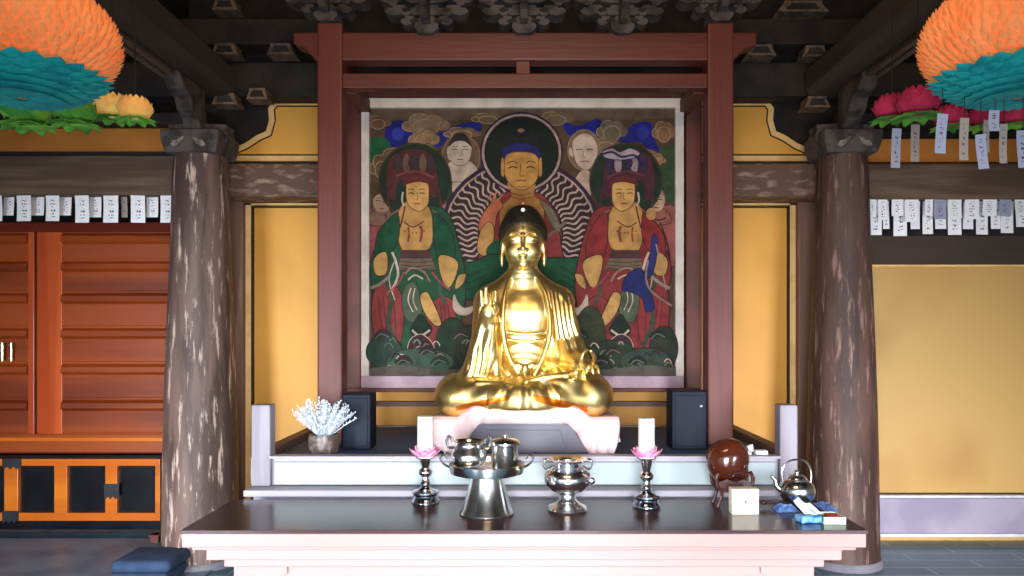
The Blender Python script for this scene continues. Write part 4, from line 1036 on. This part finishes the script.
# wooden bell (moktak) on its stand
D = 3.78; s = D / F
t = thing('moktak_stand', (X(733, D), D, .68), 'red-brown carved wooden stand holding the round wooden bell', 'stand')
for sx in (-1, 1):
    for yy in (-.05, .05):
        b = MB(); pts = cat([(15, 470), (18, 476), (17, 484), (13, 490), (14, 497), (17, 505)], 4, False)
        b.tube([(X(732, D) + sx * q[0] * s, D + yy, Z(q[1] * 1.0, D)) for q in pts], [.009 if i % 4 else .011 for i in range(len(pts))], M_stand, 8)
        o = b.build('leg', t, True)
b = MB()
for yy in (-.05, .05):
    b = MB(); o = [(-16, 486), (-16, 480), (-8, 477), (0, 480), (8, 477), (16, 480), (16, 486), (0, 489)]
    b.prism([(X(732, D) + x * s, D + yy - .006, Z(y, D)) for x, y in o], (0, .012, 0), M_stand); b.build('rail', t, bevel=.002)
b = MB(); b.box((X(718, D), D - .055, Z(490, D)), (X(746, D), D + .055, Z(487, D)), M_stand); b.build('shelf', t, bevel=.002)
b = MB(); b.tube([P(717, 471, D - .05), P(748, 471, D - .05)], .007, M_stand); b.build('rest_bar', t, True)
v = Vol((-30, -30, -30), (30, 30, 30), 1.0)
v.ell((0, 0, 0), (20, 18, 20), 0); v.ell((-6, 0, -4), (15, 15, 16), 6); v.ell((14, 0, -14), (6, 7, 6), 5)
v.apply((-30, -30, -30), (30, 30, 30), lambda x, y, z: np.maximum(np.maximum(np.abs(z + 6 + .15 * x) - 1.3, -x + 2), y + 40) + 0 * y, .5, 's') if False else None
v.apply((-12, -12, -22), (26, 26, -8), lambda x, y, z: np.maximum(np.abs(z + 13 - .1 * x) - 1.1, np.abs(y) - 30) + 0 * x + np.clip(-x - 2, 0, 99), .3, 's')
c0 = np.array((X(728.5, D), D, Z(458.5, D)))
mk = v.mesh('wooden_bell', M_moktak, None, lambda q: q * s * np.array((1.02, 1.0, 1.02)) + c0)
tag(mk, 'glossy round brown wooden bell with a slit, resting on its carved stand', 'wooden bell')
# small white things behind the bell on the altar edge
D = 4.07
b = MB(); b.prism([P(x, y, D) for x, y in ((747, 446), (753, 444.5), (753.5, 451), (750, 453))], (0, .02, 0), M_wht)
b.box((X(748.5, D), D, .882), (X(751.5, D), D + .02, Z(451, D)), M_wht)
tag(b.build('folded_card'), 'tiny white folded card standing on the altar edge just right of the wooden bell', 'card')
b = MB(); b.box((X(756, D), D, .882), (X(768, D), D + .05, .882 + 4 * D / F), M_wht); tag(b.build('white_box', bevel=.003), 'small flat white box lying on the altar edge left of the right corner post', 'box')

# ------------------------------------------------------------------ right end of the table
D = 3.58; M_cr = mat('cream_card_box', (250, 246, 226), .5, rgb2=(244, 238, 214), scale=8)
t = thing('cream_box', (X(746, D), D, .68), 'square cream box standing upright in front of the wooden bell stand', 'box')
b = MB(); b.box((X(732, D), D, .68), (X(759, D), D + .06, Z(489, D)), M_cr); b.build('box_body', t, bevel=.003)
o = MB().ell((X(745.5, D), D - .0005, Z(502, D)), (.006, .0012, .005), M_grey, 10, 6).build('printed_mark', t); o['label'] = 'faint grey mark'
b = MB(); D = 3.72; b.tube([P(760, 503, D), P(768, 502.5, D), P(775, 503.5, D - .02)], .008, M_stand); b.ell(P(764, 502.4, D), (.016, .014, .012), M_stand, 14, 8)
tag(b.build('bell_striker', smooth=True), 'short dark wooden striker lying between the cream box and the steel kettle', 'striker')
D = 3.78; s = D / F; cx = 797
t = thing('kettle', (X(cx, D), D, .68), 'small round steel kettle with arched handle near the right end of the table', 'kettle')
lathe_px(cx, [(9, 504.2), (12, 502), (16.5, 496), (17.5, 490), (16, 484.5), (12.5, 481), (9.5, 479)], D, M_chrome, n=40).build('body', t, True)
lathe_px(cx, [(10, 479.4), (9.5, 477.8), (7.5, 475.5), (3, 474), (1.6, 473), (2.6, 471.4), (1.2, 470)], D, M_chrome).build('lid', t, True)
b = MB(); pts = cat([(-14, 491), (-20, 487), (-22, 480), (-26, 476)], 4, False); b.tube([(X(cx, D) + q[0] * s, D, Z(q[1], D)) for q in pts], [.016 - .0008 * i for i in range(len(pts))], M_chrome, 10); b.build('spout', t, True)
b = MB(); pts = cat([(-14, 483), (-15, 470), (-9, 462), (0, 459.5), (9, 462), (14, 471), (14, 484)], 5, False); b.tube([(X(cx, D) + q[0] * s, D, Z(q[1], D)) for q in pts], .005, M_chrome, 8); b.build('handle', t, True)
# blue cloth, tissue pack, tray
M_bc = mat('light_blue_packets', (120, 158, 220), .5, rgb2=(90, 130, 210), scale=20, thr=(.4, .6)); M_bb = mat('bright_blue_plastic', (40, 100, 210), .4, rgb2=(120, 190, 235), scale=25)
def crumple(x0, x1, D0, D1, h, m, seed, name, lab, c):
    r = random.Random(seed); b = MB(); hs = [[r.uniform(.3, 1) for _ in range(9)] for _ in range(9)]
    def fn(u, v):
        i, j = int(u * 8), int(v * 8); e = min(u, 1 - u, v, 1 - v) * 6
        DD = D0 + (D1 - D0) * v
        return Vector((X(x0 + (x1 - x0) * u + r.uniform(-.6, .6), (D0 + D1) / 2), DD + r.uniform(-.006, .006), .6815 + h * hs[i][j] * min(1, e)))
    b.grid(fn, 8, 8, m); o = b.build(name, smooth=False, fix=False); return tag(o, lab, c)
crumple(774, 797, 3.62, 3.72, .03, M_bc, 5, 'blue_cloth', 'crumpled light blue cloth lying left of the kettle foot', 'cloth')
crumple(818, 834, 3.64, 3.82, .02, M_bc, 9, 'blue_wrapper', 'small flat blue wrapper lying behind the green and white tray', 'wrapper')
D = 3.40
t = thing('tissue_pack', (X(812, D), D + .05, .68), 'bright blue tissue pack with white tissue pulled out, in front of the kettle', 'tissue pack')
b = MB()
rc = Matrix.Rotation(.15, 4, 'Z')
b.box((-.05, -.035, 0), (.05, .035, .032), M_bb, Matrix.Translation((X(812, D), D + .045, .6805)) @ rc); b.build('pack', t, bevel=.008)
b = MB(); MTs = mat('tissue_white', (232, 246, 242), .8, rgb2=(214, 236, 234), scale=20)
r_ = random.Random(2)
def tis(u, v):
    x = -13 + 17 * u + 6 * (1 - v); y = 13 * v * (1 - .7 * abs(u - .35)) + 2 * math.sin(u * 7) * v
    return Vector((X(812 + x, 3.44), 3.44 + .075 * v + .008 * math.sin(u * 9 + v * 4), .712 + (1 + y) * D / F * .95))
b.grid(tis, 8, 8, MTs); b.build('tissue', t, solid=.003)
D = 3.40
t = thing('small_tray', (X(835, D), D + .06, .68), 'small white and green open box holding a red packet, at the table right front corner', 'tray')
M_gw = mat('white_green_card', (226, 240, 220), .6, rgb2=(210, 230, 206), scale=6); M_gg = mat('green_card', (96, 160, 120), .6)
x0, x1 = X(824, D), X(846, D)
b = MB(); b.box((x0, D, .6805), (x1, D + .11, .686), M_gw); b.box((x0, D, .686), (x1, D + .006, .712), M_gw); b.box((x0, D + .104, .686), (x1, D + .11, .712), M_gw); b.box((x0, D + .006, .686), (x0 + .006, D + .104, .712), M_gg); b.box((x1 - .006, D + .006, .686), (x1, D + .104, .712), M_gw); b.build('tray', t)
b = MB(); b.box((x0 + .03, D + .03, .6865), (x1 - .015, D + .08, .712), mat('red_packet', (214, 50, 62), .5)); b.box((x0 + .008, D + .012, .6865), (x0 + .028, D + .09, .706), M_gg)
o = b.build('packets', t, bevel=.003); o['label'] = 'red and green packets'

# ------------------------------------------------------------------ left bay: lacquered cabinet, low chest, floor things
D = 5.8
t = thing('wall_cabinet', (X(60, D), D + .25, Z(453, D)), 'large orange-red lacquered cabinet with ridged panels filling the left bay', 'cabinet')
xl, xr = X(-90, D), X(171, D)
b = MB(); b.box((xl, D + .03, Z(454, D)), (xr, D + .5, Z(222, D)), M_cabd); b.build('body', t)
b = MB(); b.box((xl, D, Z(232, D)), (xr, D + .03, Z(222, D)), M_cabd); b.build('top_rail', t, bevel=.005)
b = MB(); b.box((xl, D - .01, Z(452, D)), (xr, D + .03, Z(434, D)), M_cab); b.box((xl, D - .02, Z(441, D)), (xr, D - .01, Z(437, D)), M_chest); b.build('bottom_rail', t, bevel=.004)
for (a, c, nm) in ((37, 171, 'right_leaf'), (-90, 34, 'left_leaf')):
    d = MB(); sx0 = a if a > 0 else c - 27
    d.box((X(a, D), D + .012, Z(434, D)), (X(c, D), D + .03, Z(232, D)), M_cab); dr = d.build('door', t)
    b = MB(); (bpx(37, 232, 62, 434, D - .004, .016, M_cabs, b) if a > 0 else bpx(28, 232, 34, 434, D - .004, .016, M_cabs, b)); b.build('stile', dr, bevel=.003)
    ys = [232, 260, 292, 327, 363, 399, 434]
    for y0, y1 in zip(ys, ys[1:]):
        b = MB(); x0, x1 = (62, 171) if a > 0 else (-90, 28)
        # raised board with a bevelled upper ledge
        o = [(0, Z(y0 + 1, D)), (-.030, Z(y0 + 4, D)), (-.034, Z(y0 + 9, D)), (-.006, Z(y0 + 12, D)), (-.004, Z(y1 - 2, D)), (0, Z(y1 - 1, D))]
        b.prism([(X(x0, D), D + .012 + yy, z) for yy, z in o], (X(x1, D) - X(x0, D), 0, 0), M_cab); b.build('ridged_board', dr)
for px in (2.5, 11.5):
    b = MB(); b.tube([P(px, 343, D - .03), P(px, 361, D - .03)], .012 if px < 5 else .008, M_steelh); b.box((X(px - 1, D), D - .03, Z(346, D)), (X(px + 1, D), D + .01, Z(344.5, D)), M_steelh); b.box((X(px - 1, D), D - .03, Z(359, D)), (X(px + 1, D), D + .01, Z(357.5, D)), M_steelh)
    b.build('handle', t, True)
D = 5.76
t = thing('low_chest', (X(60, D), D + .25, 0), 'low black chest with amber frame bars and black iron fittings under the red cabinet', 'chest')
xl, xr = X(-90, D), X(165, D)
b = MB(); b.box((xl, D + .03, .03), (xr, D + .5, Z(456, D)), M_panel); b.build('body', t)
b = MB(); b.box((xl, D + .06, 0), (xr, D + .5, .03), M_dark2); b.build('plinth', t)
for (y0, y1) in ((459, 466), (513, 521)):
    b = MB(); bpx(-90, y0, 160, y1, D, .04, M_chest, b); b.build('frame_rail', t, bevel=.004)
for (a, c) in ((4, 18), (54, 67), (105, 117), (155, 160), (-60, -46)):
    b = MB(); bpx(a, 464, c, 515, D - .003, .04, M_chest, b); b.build('frame_bar', t, bevel=.004)
for (a, y0, c, y1) in ((2, 459, 21, 467), (2, 511, 18, 521), (104, 484, 119, 497)):
    b = MB(); w = (c - a) / 6
    o = [(a, y0), (c, y0), (c, y1)] + [(c - w * (k + .5), y1 + (2.5 if k % 2 else -.5)) for k in range(6)] + [(a, y1)]
    b.prism([P(x, y, D - .008) for x, y in o], (0, .008, 0), M_iron); b.build('iron_fitting', t)
b = MB(); b.box((-4.9, 3.6, 0), (-2.0, 5.62, .012), M_mat); 
mt_ = tag(b.build('floor_mat', bevel=.004), 'flat grey floor mat in front of the low chest at bottom left', 'mat')
D = 4.55
for k, (z0, lab) in enumerate(((.012, 'flat blue cushion on the floor mat, bottom of the pair beside the left column'), (.088, 'flat blue cushion on top of another one beside the left column'))):
    b = MB(); x0, x1 = X(106 + k * 3, D), X(160, D) + .02
    v = []; n = 24
    def cf(u, vv, z0=z0, x0=x0, x1=x1): return None
    b.box((x0, D, z0), (x0 + .36, D + .34, z0 + .075), M_blue)
    o = b.build('floor_cushion'); m_ = o.modifiers.new('bevel', 'BEVEL'); m_.width = .034; m_.segments = 5
    for pl_ in o.data.polygons: pl_.use_smooth = True
    tag(o, lab, 'cushion')
b = MB(); D = 5.5; b.box((X(150, D), D, .0125 if False else .0), (X(158, D), D + .06, Z(535, D)), M_red); b.box((X(148.5, D), D - .01, Z(537, D)), (X(159.5, D), D + .07, Z(535, D)), M_red)
tag(b.build('wooden_block', bevel=.003), 'small red-brown upright wooden block between the low chest and the left column', 'block')

# ------------------------------------------------------------------ lotus lanterns
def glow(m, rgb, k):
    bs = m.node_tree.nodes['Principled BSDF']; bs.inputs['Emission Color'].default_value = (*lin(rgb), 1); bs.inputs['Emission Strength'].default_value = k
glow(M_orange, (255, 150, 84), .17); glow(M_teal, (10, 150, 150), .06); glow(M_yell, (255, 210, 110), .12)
def petal_rows(mb, c, R, H, rows, m, lift=.14, up=1):
    for (th, n, L, w, off) in rows:
        for i in range(n):
            a = 2 * math.pi * (i + off) / n
            jit = random.uniform(-.04, .04)
            def fn(u, v):
                t2 = th - up * v * L
                ww = w * (1 - (abs(2 * v - .75) / 1.25) ** 1.6) if v > .0 else w * .55
                ww = w * (.6 + .8 * v) if v < .45 else w * .96 * (1 - ((v - .45) / .55) ** 1.8)
                x = (u - .5) * 2 * ww
                k = 1 + lift * v * v + .02 * math.cos(x * 40) - .6 * x * x
                aa = a + x / max(.25, math.sin(th)) + jit * v
                return Vector((c[0] + R * k * math.sin(t2) * math.cos(aa), c[1] + R * k * math.sin(t2) * math.sin(aa), c[2] + H * k * math.cos(t2)))
            mb.grid(fn, 3, 5, m)
def lantern(cxp, D, lab):
    s = D / F; c = (X(cxp, D), D, Z(38, D)); R, H = 87 * s, 60 * s
    t = thing('lotus_lantern', c, lab, 'lantern')
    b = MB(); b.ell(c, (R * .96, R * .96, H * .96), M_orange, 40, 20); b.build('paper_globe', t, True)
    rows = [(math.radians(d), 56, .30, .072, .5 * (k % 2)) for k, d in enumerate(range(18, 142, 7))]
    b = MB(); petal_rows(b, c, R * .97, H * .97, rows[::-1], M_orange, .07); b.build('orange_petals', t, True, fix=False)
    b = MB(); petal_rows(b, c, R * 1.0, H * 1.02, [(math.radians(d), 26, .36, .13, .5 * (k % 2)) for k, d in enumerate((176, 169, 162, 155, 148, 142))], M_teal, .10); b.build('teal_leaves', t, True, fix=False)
    b = MB(); b.tube([(c[0], c[1], c[2] + H), (c[0], c[1], 4.5)], .006, M_ink); b.build('hanging_cord', t)
    return t
lantern(22, 2.5, 'large orange paper lotus lantern with teal leaves hanging at the top left corner')
lantern(1018, 2.5, 'large orange paper lotus lantern with teal leaves hanging at the top right corner')
def little_lotus(px, py, D, r, m, lab, hang):
    s = D / F; c = (X(px, D), D, Z(py, D)); R = r * s
    t = thing('small_lotus_lantern', c, lab, 'lantern')
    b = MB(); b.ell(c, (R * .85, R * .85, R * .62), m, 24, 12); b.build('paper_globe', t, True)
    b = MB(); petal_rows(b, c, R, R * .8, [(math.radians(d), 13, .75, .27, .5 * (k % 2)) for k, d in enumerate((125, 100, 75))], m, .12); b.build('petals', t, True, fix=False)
    b = MB()
    for i in range(9):
        a = 2 * math.pi * i / 9 + .2
        def fn(u, v):
            w = .42 * math.sin(math.pi * min(.97, .15 + .85 * v)); x = (u - .5) * 2 * w; q = .25 + 1.05 * v
            return Vector((c[0] + R * (q * math.cos(a) - x * math.sin(a)), c[1] + R * (q * math.sin(a) + x * math.cos(a)), c[2] - R * (.62 + .2 * v * v - .12 * abs(x)) + R * .03 * math.sin(9 * v + i)))
        b.grid(fn, 4, 6, M_leaf)
    b.build('green_leaves', t, True, solid=.002)
    b = MB(); b.tube([(c[0], c[1], c[2] + R * .5), (c[0], c[1], 3.14 if 1.88 < abs(c[0]) < 2.3 else 4.5)], .003, M_ink); b.build('hanging_cord', t)
    return t
little_lotus(135, 109, 3.1, 16, M_yell, 'small yellow lotus lantern with green leaves, rightmost under the big left lantern', 0)
little_lotus(112, 107, 3.35, 17, M_yell, 'small peach-yellow lotus lantern partly behind the big left lantern', 0)
little_lotus(74, 111, 3.0, 20, M_leaf, 'green-leaved small lotus lantern under the middle of the big left lantern', 0)
little_lotus(26, 111, 3.3, 22, M_leaf, 'green-leaved small lotus lantern at the left edge under the big lantern', 0)
little_lotus(892, 108, 3.7, 17, M_pinkl, 'small crimson lotus lantern nearest the right column', 0)
little_lotus(918, 103, 3.5, 20, M_pinkl, 'larger crimson lotus lantern touching the big right lantern from behind', 0)
little_lotus(950, 117, 3.9, 15, M_pinkl, 'small crimson lotus lantern half hidden under the big right lantern', 0)
little_lotus(985, 117, 4.3, 15, M_pinkl, 'small crimson lotus lantern lowest behind the big right lantern', 0)
little_lotus(1016, 115, 3.9, 15, M_pinkl, 'small crimson lotus lantern at the right edge of the picture', 0)

# ------------------------------------------------------------------ paper tags
def tag_mat(name, base, seed):
    m = mat(name, base, .85, rgb2=tuple(int(x * .97) for x in base), scale=9)
    nt = m.node_tree; bs = nt.nodes['Principled BSDF']; src = bs.inputs['Base Color'].links[0].from_socket
    tc = nt.nodes.new('ShaderNodeTexCoord'); sp = nt.nodes.new('ShaderNodeSeparateXYZ'); nt.links.new(tc.outputs['Generated'], sp.inputs[0])
    def mth(op, a, v):
        n = nt.nodes.new('ShaderNodeMath'); n.operation = op
        nt.links.new(a, n.inputs[0])
        if isinstance(v, (int, float)): n.inputs[1].default_value = v
        else: nt.links.new(v, n.inputs[1])
        return n.outputs[0]
    cx = mth('LESS_THAN', mth('ABSOLUTE', mth('SUBTRACT', sp.outputs[0], .52), 0), .17)
    cz = mth('LESS_THAN', mth('ABSOLUTE', mth('SUBTRACT', sp.outputs[2], .5), 0), .36)
    row = mth('GREATER_THAN', mth('SINE', mth('MULTIPLY', sp.outputs[2], 52), 0), -.2)
    n = nt.nodes.new('ShaderNodeTexNoise'); n.inputs['Scale'].default_value = 95; n.inputs['Detail'].default_value = 1; nt.links.new(tc.outputs['Object'], n.inputs['Vector'])
    f = mth('MULTIPLY', mth('MULTIPLY', cx, cz), mth('MULTIPLY', row, mth('GREATER_THAN', n.outputs['Fac'], .53)))
    mx = nt.nodes.new('ShaderNodeMix'); mx.data_type = 'RGBA'; mx.inputs[7].default_value = (*lin((70, 72, 84)), 1)
    nt.links.new(f, mx.inputs[0]); nt.links.new(src, mx.inputs[6]); nt.links.new(mx.outputs[2], bs.inputs['Base Color'])
    return m
M_tag = tag_mat('prayer_tag_paper', (244, 245, 250), 0); M_tagl = tag_mat('lavender_tag_paper', (158, 162, 188), 1); M_tagd = tag_mat('dull_tag_paper', (160, 150, 142), 2)
def paper_tag(x0, x1, y0, y1, D, m, lab, grp, tilt=0):
    b = MB(); s = D / F; w = (x1 - x0) * s; h = (y1 - y0) * s; sd = random.uniform(-1, 1)
    def fn(u, v): return Vector(((u - .5) * w, .006 * math.sin(v * 2.6 + sd) + .004 * sd * (u - .5), (v - 1) * h))
    b.grid(fn, 2, 6, m); o = b.build('paper_tag', solid=.0012, fix=False)
    o.location = P((x0 + x1) / 2, y0, D); o.rotation_euler = (0, tilt, random.uniform(-.12, .12))
    return tag(o, lab, 'paper tag', grp)
GL, GR, GH = 'paper tags under the left beam', 'paper tags under the right beam', 'paper tags hanging from the right lanterns'
longs = [(-10, 2), (16, 31), (45.5, 59), (74.5, 89), (103, 118), (131, 144.5), (160, 173.5)]
nml = ['cut by the picture left edge'] + ['%s from the left edge' % ORD[i] for i in range(1, 6)] + ['touching the left column']
for i, (a, c) in enumerate(longs): paper_tag(a, c, 194, 221 + (i > 2) * 1.6, 5.22, M_tag, 'long white paper tag under the left beam, ' + nml[i], GL)
shorts = [(3, 14), (30, 44), (59, 71), (89, 101), (121, 127), (146, 158)]
for i, (a, c) in enumerate(shorts): paper_tag(a, c, 194, 215.5 + (i > 2) * 1.8, 5.28, M_tagd if i == 4 else M_tag, ('narrow dull' if i == 4 else 'short white') + ' paper tag under the left beam, %s short one from the left' % ORD[i], GL)
up = [(868, 877, 217, 0), (878, 888, 220, 0), (892, 903.5, 216, 0), (905, 919, 222, 0), (925, 933, 216, 0), (934, 947, 219, 1), (948, 962, 218, 0), (965, 979, 219, 0), (983, 997, 216, 0), (999, 1012, 216, 1), (1015, 1027, 214, 0)]
for i, (a, c, y, l) in enumerate(up): paper_tag(a, c, 199, y, 5.22, M_tagl if l else M_tag, ('lavender' if l else 'short white') + ' front paper tag under the right beam, ' + (ORD[i] + ' from the right column' if i < 10 else 'cut by the right edge'), GR)
lo = [(869, 882, 235), (883, 889, 229), (894, 907, 236), (911, 920, 229), (923, 933, 234), (935, 946, 229), (948, 961, 235), (963, 974, 229), (976, 989, 234.5), (991, 1000, 229), (1001, 1014, 233), (1016, 1028, 227)]
for i, (a, c, y) in enumerate(lo): paper_tag(a, c, 199, y, 5.29, M_tag, 'longer back-row paper tag under the right beam, ' + (ORD[i] + ' from the right column' if i < 11 else 'cut by the right edge'), GR)
hg = [(893, 902, 128, 168, .06, 1, 3.7), (912, 920, 124, 162, .04, 2, 3.7), (937, 948, 114, 153, .04, 1, 2.5), (960, 969, 118, 160, 0, 2, 2.5), (990, 1000, 110, 131, .02, 1, 2.4), (976, 986, 134, 169, -.08, 1, 2.45), (984, 990, 120, 152, 0, 2, 2.6), (1000, 1008, 124, 163, 0, 2, 2.5), (1018, 1028, 130, 168, 0, 1, 2.5)]
for i, (a, c, y0, y1, tl, k, D) in enumerate(hg):
    o = paper_tag(a, c, y0, y1, D, {1: M_tagl, 2: M_tagd}[k], ('lavender-grey' if k == 1 else 'dull beige') + ' paper tag hanging below the right lanterns, ' + (ORD[i] + ' counted rightwards from the column' if False else ['nearest the right column', 'second from the right column', 'wide one under the big lantern rim', 'dim one under the teal leaves', 'short one tucked high under the teal leaves', 'tilted one', 'thin one behind the tilted tag', 'right of the tilted tag', 'last, cut by the right edge'][i]), GH, tl)
    b = MB(); b.tube([P((a + c) / 2, y0, D), P((a + c) / 2, y0 - 8 if i < 2 else 88 if i == 2 else 97, D)], .0012, M_ink, 5); q = b.build('string'); q.parent = o; q.matrix_parent_inverse = o.matrix_basis.inverted()
